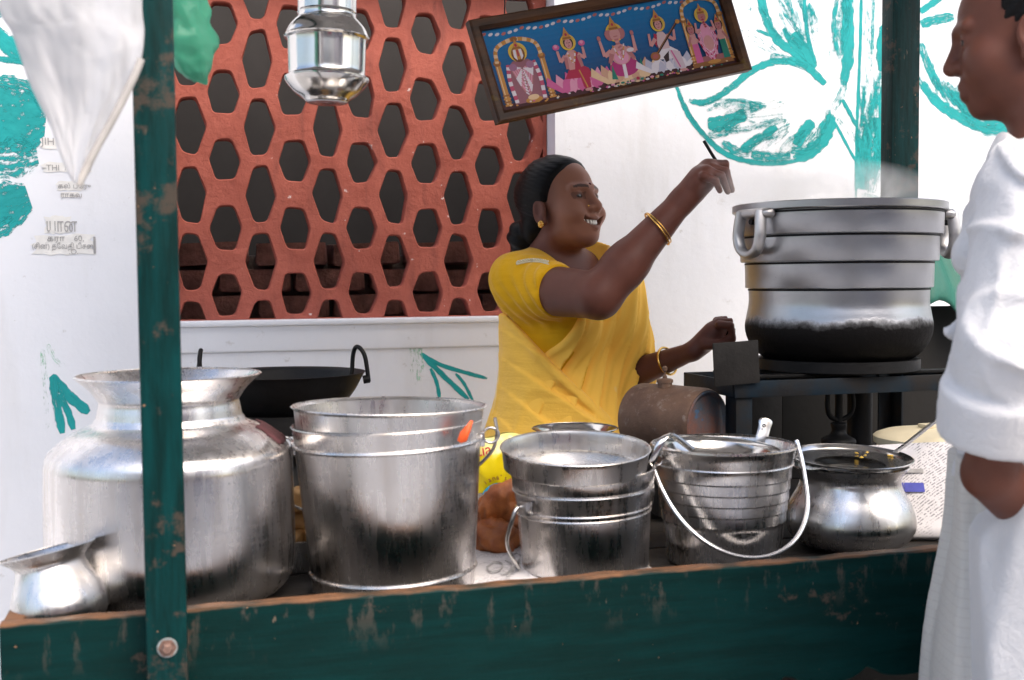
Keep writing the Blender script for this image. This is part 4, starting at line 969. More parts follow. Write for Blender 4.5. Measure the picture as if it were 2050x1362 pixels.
# ---- hanging plastics
def film(name, col, rough, trans, alpha=1., bump=.3, sss=0):
    M = Mat(name); M.set(Base_Color=col, Roughness=rough, Transmission_Weight=0., Alpha=alpha)
    M.bump(M.noise(26, 5, .6), bump, .006)
    tl = M.n('ShaderNodeBsdfTranslucent'); tl.inputs[0].default_value = (*col, 1); mx = M.n('ShaderNodeMixShader'); mx.inputs[0].default_value = trans
    M.l(M.b.outputs[0], mx.inputs[1]); M.l(tl.outputs[0], mx.inputs[2]); M.l(mx.outputs[0], M.out.inputs[0]); return M.m
MT['white_film'] = film('white_plastic_film', (.84, .84, .85), .5, .7, .70, .4)
MT['green_film'] = film('green_plastic_film', (.12, .50, .34), .25, .5, .72, .7)
left_e = [(-70, -480), (-40, -200), (-10, 0), (20, 60), (55, 160), (100, 250), (125, 320), (148, 366)]
right_e = [(300, -480), (290, -200), (284, 0), (288, 70), (278, 130), (235, 220), (190, 300), (156, 370)]
le = curve_pts([(*p, 0) for p in left_e], 6); re = curve_pts([(*p, 0) for p in right_e], 6)
vs, fs = [], []; nx = 40
for i in range(len(le)):
    for j in range(nx + 1):
        s = j / nx; t = i / (len(le) - 1); p = le[i] * (1 - s) + re[i] * s
        Y = 1.30 + (.018 * math.sin(s * 5.2 + t * 3 + .6) + .005 * math.sin(s * 15 + 5 * t) + .010 * math.sin(s * 4 - t * 9) + .005 * mnoise.noise(Vector((s * 6, t * 9, 1.))) + .006 * mnoise.noise(Vector((s * 14, t * 20, 4.)))) * (1 - .75 * t)
        vs.append(P(p[0], p[1], 1.30) + np.array([0, Y - 1.30, 0]))
for i in range(len(le) - 1):
    for j in range(nx): q = i * (nx + 1) + j; fs.append((q, q + 1, q + nx + 2, q + nx + 1))
ws = thing('white_plastic_sheet', 'white plastic sheet hanging to a point at the upper left', 'plastic sheet', tuple(P(150, 0, 1.30)))
wl = np.array(ws.location)
o = mesh_obj('sheet', [v - wl for v in vs], fs, MT['white_film'], ws, True, 0); md = o.modifiers.new('thick', 'SOLIDIFY'); md.thickness = .0008
hem = [vs[i * (nx + 1) + nx] - wl + np.array([0, -.002, 0]) for i in range(len(re)) if re[i][1] > 110]
tube('hem', hem, .0042, simple('grey_hem', (.42, .40, .38), .8, 0, .1), ws, 8)
gb = thing('green_plastic_bag', 'green plastic bag hanging behind the front post', 'plastic bag', tuple(P(382, 0, 1.60)))
rows = [(-420, 372, 30), (-150, 374, 34), (0, 372, 40), (50, 378, 42), (90, 381, 41), (125, 384, 36), (148, 390, 27), (162, 402, 14), (170, 412, 3)]
rw = curve_pts(rows, 5); gl = np.array(gb.location); vs, fs = [], []; seg = 28
for i, (v, u, hw) in enumerate(rw):
    for k2 in range(seg):
        a = 2 * pi * k2 / seg; c0 = P(u, v, 1.60) - gl
        rr = max(hw, 2) * .00068 * (1 + .20 * math.sin(3 * a + v * .02) * .6 + .30 * mnoise.noise(Vector((math.cos(a) * 2, math.sin(a) * 2, v * .03))) + .12 * mnoise.noise(Vector((math.cos(a) * 6, math.sin(a) * 6, v * .07))))
        vs.append((c0[0] + rr * math.cos(a), c0[1] + rr * math.sin(a) * .85, c0[2]))
for i in range(len(rw) - 1):
    for k2 in range(seg): fs.append((i * seg + k2, i * seg + (k2 + 1) % seg, (i + 1) * seg + (k2 + 1) % seg, (i + 1) * seg + k2))
mesh_obj('bag', vs, fs, MT['green_film'], gb, True, 0)
lump('bag_content', (0.0, .002, -.075), (.016, .014, .030), simple('dark_green_leaf', (.01, .16, .09), .5), gb, seed=9)
# ================================================================== FRAMED DEVOTIONAL PRINT
def Rm(rx, ry, rz): return Matrix.Rotation(rz, 3, 'Z') @ Matrix.Rotation(rx, 3, 'X') @ Matrix.Rotation(ry, 3, 'Y')
fr = thing('picture_frame', 'long wooden framed devotional print hanging aslant under the cart roof', 'picture', tuple(P(1231, 95.4, 2.05)))
fr.rotation_euler = Rm(-.157, -.237, .092).to_euler()
FW_, FH_, BW = .553, .191, .0205
M = Mat('varnished_frame'); f = M.noise(9, 6, .65, M.co(scale=(.5, 3, 3))); c = M.mix(M.ramp(f, [(.35, 0.), (.7, 1.)]), (.018, .008, .0045), (.085, .033, .010)); c = M.mix(M.ramp(M.noise(16, 4, .6), [(.62, 0.), (.7, .6)]), c, (.12, .075, .010))
M.set(Base_Color=c, Roughness=.4, Specular_IOR_Level=.15); M.bump(M.noise(30, 5, .6), .3, .002); MT['frame'] = M.m
def rail(name, pts_out, pts_in):
    (ax, az), (bx, bz) = pts_out; (cx, cz), (dx, dz) = pts_in
    vs = []
    for (q, y) in (((ax, az), .009), ((ax, az), -.009), ((ax * .985, az * .97), -.011), ((ax * .3 + cx * .7, az * .3 + cz * .7), -.011), ((cx, cz), -.005), ((cx, cz), .009)): vs.append((q[0], y, q[1]))
    for (q, y) in (((bx, bz), .009), ((bx, bz), -.009), ((bx * .985, bz * .97), -.011), ((bx * .3 + dx * .7, bz * .3 + dz * .7), -.011), ((dx, dz), -.005), ((dx, dz), .009)): vs.append((q[0], y, q[1]))
    fs = [(k, (k + 1) % 6, 6 + (k + 1) % 6, 6 + k) for k in range(6)] + [(5, 4, 3, 2, 1, 0), (6, 7, 8, 9, 10, 11)]
    bm = bmesh.new(); vv_ = [bm.verts.new(v) for v in vs]
    for f_ in fs: bm.faces.new([vv_[i] for i in f_])
    return bm_obj(name, bm, MT['frame'], fr, False)
o_ = [(-FW_ / 2, -FH_ / 2), (FW_ / 2, -FH_ / 2), (FW_ / 2, FH_ / 2), (-FW_ / 2, FH_ / 2)]
i_ = [(x - math.copysign(BW, x), z - math.copysign(BW, z)) for x, z in o_]
for k in range(4): rail('frame_rail', (o_[k], o_[(k + 1) % 4]), (i_[k], i_[(k + 1) % 4]))
box('backing', (0, .006, 0), (FW_ - .01, .003, FH_ - .01), MT['dark_wood'], fr, 0)
PW, PH = FW_ - 2 * BW, FH_ - 2 * BW
pv, pf, pc, lay = [], [], [], [0]
def poly(pts, col):
    o0 = len(pv); lay[0] += 1; y = .0042 - lay[0] * .000006
    for a, b in pts:
        a = min(10, max(0, a)); b = min(3, max(0, b)); pv.append(((a / 10 - .5) * PW, y, (b / 3 - .5) * PH))
    pf.append(tuple(range(o0, o0 + len(pts)))); pc.append(col)
def ell(a, b, ra, rb, col, n=18, rot=0.):
    poly([(a + ra * math.cos(t) * math.cos(rot) - rb * math.sin(t) * math.sin(rot), b + (ra * math.cos(t) * math.sin(rot) + rb * math.sin(t) * math.cos(rot)) * 1.0) for t in np.linspace(0, 2 * pi, n, endpoint=False)], col)
def line(p, q, w_, col, w2=None):
    p = np.array(p, float); q = np.array(q, float); d = q - p; d = d / (np.linalg.norm(d) + 1e-9); nn = np.array((-d[1], d[0])); w2 = w_ if w2 is None else w2
    poly([p + nn * w_, p - nn * w_, q - nn * w2, q + nn * w2], col)
def chain(pts, w_, col, dots=None):
    q = curve_pts([(*p, 0) for p in pts], 5)
    for i in range(len(q) - 1): line(q[i][:2], q[i + 1][:2], w_, col if dots is None or i % 2 else dots)
SKIN = (.62, .30, .26); SK2 = (.45, .17, .16); GOLD = (.55, .26, .05); GOLD2 = (.30, .12, .03); YEL = (.75, .50, .05); PINK = (.62, .12, .28); LPINK = (.75, .32, .42); RED = (.42, .02, .06); WH = (.75, .70, .68); BLK = (.03, .015, .015); BLU = (.0, .09, .22); GRN = (.01, .20, .13); CRM = (.78, .55, .30); MAG = (.42, .03, .16)
# sky-blue ground, darker to the middle as printed
NB = 16
for i in range(NB):
    t = i / (NB - 1); k_ = abs(t - .45) * 1.9
    poly([(0, 3 * i / NB), (10, 3 * i / NB), (10, 3 * (i + 1) / NB), (0, 3 * (i + 1) / NB)], (.0, .035 + .16 * t ** 1.3, .08 + .34 * t))
poly([(0, 0), (10, 0), (10, .34), (0, .22)], (.06, .015, .02))
for i in range(40):
    a = .12 + i * .25; b = 2.88 - .10 * abs(math.sin(i * pi / 6)); ell(a, b, .10, .055, WH if i % 3 else (.5, .15, .12), 8, .3)
def halo(a, b, r=.31): ell(a, b, r, r, YEL); ell(a, b, r * .82, r * .82, (.6, .42, .08))
def crown(a, b, s=1.): poly([(a - .20 * s, b), (a + .20 * s, b), (a + .13 * s, b + .2 * s), (a + .04 * s, b + .40 * s), (a, b + .52 * s), (a - .04 * s, b + .40 * s), (a - .13 * s, b + .2 * s)], GOLD); line((a - .18 * s, b + .06), (a + .18 * s, b + .06), .035, GOLD2); ell(a, b + .2 * s, .05, .06, RED, 8)
def face(a, b, col=SKIN, hair=True):
    if hair: ell(a, b + .03, .20, .22, BLK, 14)
    ell(a, b, .145, .185, col, 16); line((a - .08, b + .04), (a - .02, b + .035), .012, BLK); line((a + .02, b + .035), (a + .08, b + .04), .012, BLK); line((a - .04, b - .09), (a + .04, b - .09), .014, RED); line((a, b + .02), (a, b - .04), .012, SK2); ell(a, b + .11, .015, .025, RED, 6)
def lotus(a, b, w_, h_, col, col2):
    for k_ in range(-3, 4):
        x = a + k_ * w_ * .28; t_ = h_ * (1.0 - .05 * abs(k_))
        poly([(a + k_ * w_ * .16 - .16, b), (a + k_ * w_ * .16 + .16, b), (x + .20, b + t_ * .55), (x + .10 * np.sign(k_), b + t_), (x - .20, b + t_ * .55)], col if k_ % 2 else col2)
    for k_ in range(-2, 3):
        x = a + k_ * w_ * .22; poly([(x - .16, b + .1), (x, b - .08), (x + .16, b + .1), (x + .1, b + h_ * .45), (x, b + h_ * .62), (x - .1, b + h_ * .45)], col2 if k_ % 2 else col)
def arch(a, w_, b0, b1, top):
    for s_ in (-1, 1):
        x = a + s_ * w_
        line((x, b0), (x, b1), .10, GOLD); line((x - .04, b0), (x - .04, b1), .02, CRM)
        for k_ in range(4): line((x - .14, b0 + k_ * .12), (x + .14, b0 + k_ * .12), .03, GOLD2 if k_ % 2 else GOLD)
        ell(x, b1, .15, .12, GOLD2, 10); ell(x, b1 + .05, .09, .08, GOLD, 10)
    chain([(a - w_, b1), (a - w_ * .85, b1 + (top - b1) * .7), (a, top), (a + w_ * .85, b1 + (top - b1) * .7), (a + w_, b1)], .075, GOLD, CRM); ell(a, top, .14, .10, GOLD2, 10)
# 1 standing figure with garlands under an arch
arch(1.18, .88, .18, 1.75, 2.52)
poly([(.55, .15), (1.85, .15), (1.75, 1.5), (1.5, 1.72), (.9, 1.72), (.62, 1.5)], (.30, .12, .14))
for k_ in range(9): chain([(.72 + .05 * k_, 1.6 - .02 * k_), (1.18, .42 + .11 * k_), (1.66 - .05 * k_, 1.6 - .02 * k_)], .028, LPINK if k_ % 2 else (.50, .22, .20), WH)
for s_ in (-1, 1): chain([(1.18 + s_ * .50, 1.62), (1.18 + s_ * .60, 1.0), (1.18 + s_ * .55, .2)], .075, WH, (.5, .08, .14)); ell(1.18 + s_ * .34, 1.5, .16, .14, (.35, .16, .24), 12)
halo(1.18, 2.02, .36); ell(1.18, 1.95, .26, .30, (.16, .05, .02)); ell(1.18, 1.98, .20, .24, GOLD); poly([(1.0, 1.85), (1.10, 1.72), (1.12, 2.12), (1.02, 2.12)], WH); poly([(1.36, 1.85), (1.26, 1.72), (1.24, 2.12), (1.34, 2.12)], WH); line((1.18, 1.86), (1.18, 2.14), .03, RED); crown(1.18, 2.12, .8)
ell(1.3, .20, .34, .12, GOLD); ell(1.3, .30, .22, .10, CRM)
# 2 seated figure on pink lotus
lotus(3.25, .22, 1.35, .80, PINK, LPINK)
poly([(2.7, .7), (3.85, .6), (3.75, .95), (3.45, 1.15), (3.05, 1.15)], RED); poly([(3.3, .95), (3.7, .85), (3.65, .25), (3.45, .15), (3.35, .3)], RED); line((3.35, .95), (3.5, .25), .025, GOLD)
ell(3.52, .17, .16, .06, SKIN, 10); poly([(2.98, 1.0), (3.48, 1.0), (3.52, 1.55), (3.36, 1.72), (3.12, 1.72), (2.94, 1.55)], SKIN); poly([(3.2, 1.0), (3.52, 1.0), (3.55, 1.55), (3.38, 1.68)], RED)
chain([(3.08, 1.66), (3.22, 1.25), (3.40, 1.66)], .03, GOLD, WH)
for s_ in (-1, 1): line((3.22 + s_ * .26, 1.55), (3.22 + s_ * .50, 1.35), .075, SKIN, .06); line((3.22 + s_ * .50, 1.35), (3.22 + s_ * .52, 1.78), .06, SKIN, .045); ell(3.22 + s_ * .53, 1.92, .14, .11, PINK, 9); ell(3.22 + s_ * .53, 1.96, .07, .07, LPINK, 8); line((3.22 + s_ * .26, 1.5), (3.22 + s_ * .3, 1.05), .075, SK2, .06)
halo(3.22, 2.03); face(3.22, 1.98); crown(3.22, 2.14, .95)
# 3 seated elephant-headed figure on cream lotus
lotus(5.2, .20, 1.5, .85, CRM, (.62, .36, .22)); ell(5.2, .72, .62, .36, MAG); poly([(4.6, .8), (5.8, .8), (5.6, .45), (4.85, .45)], MAG); line((5.2, .9), (5.15, .3), .07, WH); poly([(4.55, .35), (4.7, .9), (4.8, .3)], GRN); poly([(5.75, .55), (5.95, .95), (5.98, .6)], GRN)
ell(5.18, 1.22, .42, .40, SKIN); ell(5.18, 1.10, .30, .26, LPINK)
for s_ in (-1, 1): line((5.18 + s_ * .34, 1.40), (5.18 + s_ * .66, 1.25), .10, SKIN, .08); line((5.18 + s_ * .66, 1.25), (5.18 + s_ * .70, 1.85), .075, SKIN, .05); ell(5.18 + s_ * .70, 1.95, .08, .10, SK2, 8); line((5.18 + s_ * .35, 1.3), (5.18 + s_ * .52, .95), .10, SK2, .07)
halo(5.18, 2.08, .36); ell(5.18 - .25, 2.0, .17, .22, SK2, 12, .3); ell(5.18 + .25, 2.0, .17, .22, SK2, 12, -.3); ell(5.18, 2.0, .22, .26, SKIN); chain([(5.18, 1.95), (5.2, 1.6), (5.3, 1.3), (5.22, 1.15)], .085, SKIN, SK2); crown(5.18, 2.18, 1.05); chain([(4.95, 1.6), (5.18, 1.0), (5.42, 1.6)], .025, WH, GOLD)
ell(5.62, 1.32, .16, .08, WH, 10); ell(5.0, .14, .22, .10, CRM, 10); ell(5.6, .16, .32, .09, (.35, .3, .2), 10); ell(5.6, .2, .08, .07, RED, 8)
for k_ in range(12): ell(4.3 + k_ * .21, .10 + .05 * (k_ % 2), .09, .045, [WH, LPINK, CRM, GRN][k_ % 4], 7)
# 4 seated figure in white with a lute
lotus(7.05, .28, 1.45, .66, WH, (.50, .50, .56)); poly([(6.55, .75), (7.5, .65), (7.6, .95), (7.25, 1.2), (6.85, 1.2)], WH); poly([(7.2, 1.05), (7.65, .9), (7.72, .25), (7.55, .15), (7.35, .35)], (.62, .50, .50)); line((7.3, 1.0), (7.5, .3), .03, PINK); ell(7.6, .17, .18, .06, SKIN, 10)
poly([(6.82, 1.1), (7.28, 1.1), (7.30, 1.6), (7.16, 1.78), (6.94, 1.78), (6.78, 1.6)], (.66, .48, .44)); poly([(6.76, 1.2), (6.9, 1.7), (6.78, 1.75), (6.68, 1.4)], RED)
line((6.78, 1.55), (6.52, 1.30), .08, SKIN, .06); line((6.52, 1.30), (6.56, 1.78), .06, SKIN, .045); line((7.28, 1.6), (7.58, 1.38), .08, SKIN, .06); line((7.58, 1.38), (7.66, 1.78), .06, SKIN, .045)
line((6.52, .82), (7.9, 2.05), .055, BLK, .04); line((6.54, .86), (7.88, 2.07), .015, GOLD2); ell(6.58, .88, .21, .17, GOLD2); ell(6.58, .88, .13, .10, (.4, .1, .08)); ell(7.92, 2.05, .1, .09, GOLD, 10); poly([(6.9, .8), (7.2, 1.0), (7.1, .62), (6.95, .58)], BLK)
halo(7.06, 2.10); face(7.06, 2.05); crown(7.06, 2.20, .95)
# 5 dancing figure with attendants under a wavy arch
arch(9.0, .82, .25, 2.05, 2.80)
poly([(8.0, .12), (9.9, .12), (9.8, .30), (8.1, .30)], GOLD2); poly([(8.3, .30), (9.7, .30), (9.55, .5), (8.45, .5)], (.35, .12, .12))
for s_, cc_ in ((-1, PINK), (1, GRN)):
    x = 9.0 + s_ * .62; poly([(x - .14, .3), (x + .16, .3), (x + .13, 1.15), (x - .12, 1.15)], cc_); poly([(x - .14, 1.05), (x + .14, 1.05), (x + .12, 1.45), (x - .12, 1.45)], SKIN); face(x, 1.62, SK2); crown(x, 1.74, .65); line((x, 1.35), (x - s_ * .22, 1.1), .05, SKIN)
    line((x + s_ * .1, 1.35), (x + s_ * .28, 1.0), .05, SK2)
poly([(8.72, .5), (9.28, .5), (9.22, 1.6), (9.1, 1.78), (8.9, 1.78), (8.78, 1.6)], LPINK); ell(9.0, 1.0, .22, .30, SKIN)
for k_ in range(6): chain([(8.78 - .02 * k_, 1.6), (8.72 - .02 * k_, 1.0), (9.0, .62 - .06 * k_), (9.28 + .02 * k_, 1.0), (9.22 + .02 * k_, 1.6)], .026, [WH, PINK, RED][k_ % 3], LPINK)
for s_ in (-1, 1): line((9 + s_ * .22, 1.55), (9 + s_ * .42, 1.45), .06, SKIN, .05); line((9 + s_ * .42, 1.45), (9 + s_ * .36, 1.85), .05, SKIN, .04)
halo(9.0, 2.12, .30); ell(9.0, 2.05, .17, .2, SK2); chain([(9.0, 2.05), (9.02, 1.8), (9.06, 1.6)], .05, SK2, RED); crown(9.0, 2.16, .85); ell(9.0, .24, .3, .08, GOLD, 12)
for k_ in range(60):
    a = random.uniform(.2, 9.8); ell(a, random.uniform(.04, .16), .05, .03, random.choice([WH, GOLD, PINK, CRM, GRN]), 6)
me = bpy.data.meshes.new('print'); me.from_pydata(pv, [], pf)
ca = me.color_attributes.new('tint', 'FLOAT_COLOR', 'CORNER')
for p_, c_ in zip(me.polygons, pc):
    for li_ in p_.loop_indices: ca.data[li_].color = (c_[0] * .62, c_[1] * .6, c_[2] * .66, 1)
M = Mat('printed_picture'); at = M.n('ShaderNodeAttribute'); at.attribute_name = 'tint'
M.set(Base_Color=M.mix(M.ramp(M.noise(140, 4, .7), [(.3, 0.), (.8, .12)]), at.outputs['Color'], (.12, .06, .06)), Roughness=.55, Specular_IOR_Level=.15); me.materials.append(M.m)
link(bpy.data.objects.new('print', me), fr)
# hanging wires
R3 = Rm(-.157, -.237, .092); Ri = R3.inverted()
for s_ in (-1, 1):
    top_ = Vector((fr.location.x + s_ * .2, fr.location.y, ROOFZ + .08)) - fr.location
    tube('hanging_wire', [(s_ * .2, .008, FH_ / 2 - .005), tuple(Ri @ top_)], .0012, MT['iron'], fr, 6)
# ================================================================== PEOPLE: bodies grown from a distance field
f32 = np.float32
def surface_nets(vals, lo, h):
    ins = vals < 0
    nx, ny, nz = vals.shape
    cnt = np.zeros((nx - 1, ny - 1, nz - 1), np.int8)
    corners = [(i, j, k) for i in (0, 1) for j in (0, 1) for k in (0, 1)]
    def cs(a, c): return a[c[0]:nx - 1 + c[0], c[1]:ny - 1 + c[1], c[2]:nz - 1 + c[2]]
    for c in corners: cnt += cs(ins, c)
    act = (cnt > 0) & (cnt < 8)
    idx = np.argwhere(act)
    vid = np.full(act.shape, -1, np.int32); vid[act] = np.arange(len(idx))
    cv = np.stack([vals[idx[:, 0] + c[0], idx[:, 1] + c[1], idx[:, 2] + c[2]] for c in corners], 1)
    pos = np.zeros((len(idx), 3)); num = np.zeros(len(idx))
    for a in range(8):
        for b in range(a + 1, 8):
            ca, cb = np.array(corners[a]), np.array(corners[b])
            if np.abs(ca - cb).sum() != 1: continue
            va, vb = cv[:, a], cv[:, b]; mk_ = (va < 0) != (vb < 0)
            t = np.where(mk_, va / np.where(mk_, va - vb, 1), 0)
            pos += np.where(mk_[:, None], ca + (cb - ca) * t[:, None], 0); num += mk_
    pos = pos / num[:, None] + idx
    quads = []
    for ax in range(3):
        s0 = [slice(None)] * 3; s1 = [slice(None)] * 3; s0[ax] = slice(0, -1); s1[ax] = slice(1, None)
        d = ins[tuple(s0)] != ins[tuple(s1)]
        e = np.argwhere(d); o1, o2 = [(1, 2), (2, 0), (0, 1)][ax]
        ok = (e[:, o1] > 0) & (e[:, o2] > 0) & (e[:, o1] < vals.shape[o1] - 1) & (e[:, o2] < vals.shape[o2] - 1); e = e[ok]
        if not len(e): continue
        q = []
        for (a, b) in ((-1, -1), (0, -1), (0, 0), (-1, 0)):
            c = e.copy(); c[:, o1] += a; c[:, o2] += b; q.append(vid[c[:, 0], c[:, 1], c[:, 2]])
        q = np.stack(q, 1); fl = ins[e[:, 0], e[:, 1], e[:, 2]]; q[~fl] = q[~fl][:, ::-1]
        quads.append(q)
    return pos * h + lo, np.concatenate(quads)
def grow(fn, lo, hi, h, band=None):
    lo = np.array(lo, float); hi = np.array(hi, float); n = np.ceil((hi - lo) / h).astype(int) + 1
    st = 6; H = h * st; nc = np.ceil(n / st).astype(int) + 1
    g = np.stack(np.meshgrid(*[lo[i] + np.arange(nc[i]) * H for i in range(3)], indexing='ij'), -1).reshape(-1, 3).astype(f32)
    cvals = fn(g).reshape(nc)
    near = np.abs(cvals) < (band or H * 1.9)
    # cells touching a near corner
    cell = np.zeros(nc - 1, bool)
    for c in [(i, j, k) for i in (0, 1) for j in (0, 1) for k in (0, 1)]: cell |= near[c[0]:nc[0] - 1 + c[0], c[1]:nc[1] - 1 + c[1], c[2]:nc[2] - 1 + c[2]]
    big = np.repeat(np.repeat(np.repeat(cvals[:-1, :-1, :-1], st, 0), st, 1), st, 2).astype(f32)
    mask = np.repeat(np.repeat(np.repeat(cell, st, 0), st, 1), st, 2)
    ii = np.argwhere(mask)
    out = np.empty(len(ii), f32)
    for s in range(0, len(ii), 400000):
        out[s:s + 400000] = fn((lo + ii[s:s + 400000] * h).astype(f32))
    big[mask] = out
    return surface_nets(big, lo, h)
def relax(v, q, it=2, lam=.45):
    for _ in range(it):
        acc = np.zeros_like(v); num = np.zeros(len(v))
        for a, b in ((0, 1), (1, 2), (2, 3), (3, 0)):
            np.add.at(acc, q[:, a], v[q[:, b]]); np.add.at(acc, q[:, b], v[q[:, a]]); np.add.at(num, q[:, a], 1); np.add.at(num, q[:, b], 1)
        v = v * (1 - lam) + lam * acc / np.maximum(num, 1)[:, None]
    return v
def smin(a, b, k): h = np.clip(.5 + .5 * (b - a) / k, 0, 1); return b + (a - b) * h - k * h * (1 - h)
def smax(a, b, k): return -smin(-a, -b, k)
def cone(p, a, b, ra, rb):
    a = np.array(a, f32); b = np.array(b, f32); d = b - a; t = np.clip(((p - a) @ d) / (d @ d), 0, 1)
    return np.linalg.norm(p - a - t[:, None] * d, axis=1) - (ra + (rb - ra) * t)
def sph(p, c, r): return np.linalg.norm(p - np.array(c, f32), axis=1) - r
def elp(p, c, r):
    r = np.array(r, f32); q = (p - np.array(c, f32)) / r; k0 = np.linalg.norm(q, axis=1); k1 = np.linalg.norm(q / r, axis=1)
    return k0 * (k0 - 1) / np.maximum(k1, 1e-6)
def plane(p, c, n): n = np.array(n, f32); n = n / np.linalg.norm(n); return (p - np.array(c, f32)) @ n
def wob(p, fr, seed=0):
    r = np.random.default_rng(seed); out = 0
    for k in range(5):
        d = r.normal(size=3); d = d / np.linalg.norm(d) * fr * r.uniform(.6, 1.5); out = out + np.sin(p @ d.astype(f32) + r.uniform(0, 6))
    return out / 3

def frame_from(fwd, up):
    x = np.array(fwd, float); x /= np.linalg.norm(x); z = np.array(up, float); z = z - x * (x @ z); z /= np.linalg.norm(z); y = np.cross(z, x)
    return np.stack([x, y, z], 1)               # columns: forward, left, up
CR = np.array([RT[0], RT[1], 0]); CR /= np.linalg.norm(CR); CF = np.array([FW[0], FW[1], 0]); CF /= np.linalg.norm(CF)

# ---- head in its own frame: x forward, y left, z up, origin between the eyes' depth centre
def head_sdf(q, smile=True, k_=1.0):
    d = elp(q, (-.014, 0, .030), (.098, .077, .083))
    d = smin(d, elp(q, (.030, 0, -.040), (.057, .067, .073)), .03)
    d = smin(d, elp(q, (.020, 0, -.074), (.058, .060, .040)), .025)
    d = smin(d, elp(q, (.064, 0, -.098), (.0215, .025, .020)), .022)
    for s in (-1, 1):
        d = smin(d, sph(q, (.052, s * .040, -.036 if smile else -.040), .030), .02)
        if smile: d = smin(d, elp(q, (.066, s * .040, -.042), (.024, .021, .019)), .014)
        d = smin(d, cone(q, (.083, s * .010, .0185), (.070, s * .045, .019), .0105, .009), .012)
    d = smin(d, elp(q, (.070, 0, -.066), (.024, .030, .022)), .016)
    for s in (-1, 1): d = smax(d, -elp(q, (.100, s * .032, -.001), (.020, .021, .0135)), .014)
    d = smin(d, cone(q, (.083, 0, .010), (.1015, 0, -.030), .0078, .0132), .013)
    for s in (-1, 1): d = smin(d, elp(q, (.091, s * .0145, -.034), (.012, .0090, .0085)), .008)
    for s in (-1, 1):
        lid = sph(q, (.0685, s * .032, -.0005), .0152)
        d = smin(d, lid, .004)
        d = smax(d, -elp(q, (.084, s * .0325, -.0025), (.010, .0132, .0040 if smile else .0036)), .002)
    # mouth
    if smile:
        yy = np.abs(q[:, 1]); zc = -.0685 + yy * yy * 11.0
        mo = np.maximum(np.abs(q[:, 2] - zc) - (.0098 - yy * .13), yy - .0345); d = smax(d, -np.maximum(mo, .066 - q[:, 0]), .003)
        yr = np.abs(q[:, 1]); lipz = -.0685 + yr * yr * 11
        up_ = np.sqrt((q[:, 2] - lipz - .0118 + yr * .13) ** 2 + (q[:, 0] - (.0915 - yr * yr * 26)) ** 2) - (.0048 - yr * .05)
        lo_ = np.sqrt((q[:, 2] - lipz + .0132 - yr * .14) ** 2 + (q[:, 0] - (.0895 - yr * yr * 26)) ** 2) - (.0062 - yr * .10)
        d = smin(d, np.maximum(up_, yr - .035), .005); d = smin(d, np.maximum(lo_, yr - .033), .005)
    else:
        d = smin(d, cone(q, (.090, -.018, -.0635), (.090, .018, -.0635), .006, .006), .008); d = smin(d, cone(q, (.088, -.015, -.077), (.088, .015, -.077), .0072, .0072), .008)
        d = smax(d, -cone(q, (.099, -.022, -.070), (.099, .022, -.070), .0025, .0025), .004)
    for s in (-1, 1):                                                    # ears
        e = elp(q, (-.012, s * .079, -.022), (.019, .009, .032)); e = smax(e, -elp(q, (-.008, s * .088, -.016), (.010, .006, .018)), .004); e = smin(e, sph(q, (-.004, s * .078, -.050), .009), .008)
        d = smin(d, e, .006)
    return d
def to_local(p, c, R, s=1.0): return ((p - np.array(c, f32)) @ R.astype(f32)) / f32(s)
def from_local(q, c, R, s=1.0): return np.array(c) + (np.array(q) * s) @ R.T

# ------------------------------------------------------------------ materials for people
def skin_mat(name, col, face_light_col):
    M = Mat(name); at = M.n('ShaderNodeAttribute'); at.attribute_name = 'face_light'
    f = M.noise(16, 5, .6); c = M.mix(M.ramp(f, [(.3, 0.), (.7, 1.)]), tuple(x * .86 for x in col), tuple(x * 1.14 for x in col)); c = M.mix(at.outputs['Fac'], c, face_light_col)
    M.set(Base_Color=c, Roughness=.5, Specular_IOR_Level=.25, Subsurface_Weight=.10, Subsurface_Radius=(.012, .005, .003), Subsurface_Scale=.5); M.bump(M.noise(260, 3, .6), .12, .0012); return M.m
MT['skin_w'] = skin_mat('brown_skin', (.125, .046, .032), (.26, .112, .070))  # second tone puts the light on her face into the skin colour
MT['skin_m'] = skin_mat('warm_brown_skin', (.115, .041, .026), (.06, .026, .02))
M = Mat('black_hair'); st_ = M.noise(1, 3, .6, M.co(scale=(30, 30, 170), rot=(.3, .5, 0))); M.set(Base_Color=(.004, .0036, .0036), Roughness=M.math('ADD', M.math('MULTIPLY', st_, .25), .34), Specular_IOR_Level=.14); M.bump(st_, .5, .003); MT['hair'] = M.m
MT['eye_dark'] = simple('dark_eye', (.03, .018, .014), .15, 0, .1, 10, 0); MT['teeth'] = simple('teeth', (.78, .74, .66), .3, 0, .05, 30, 0)
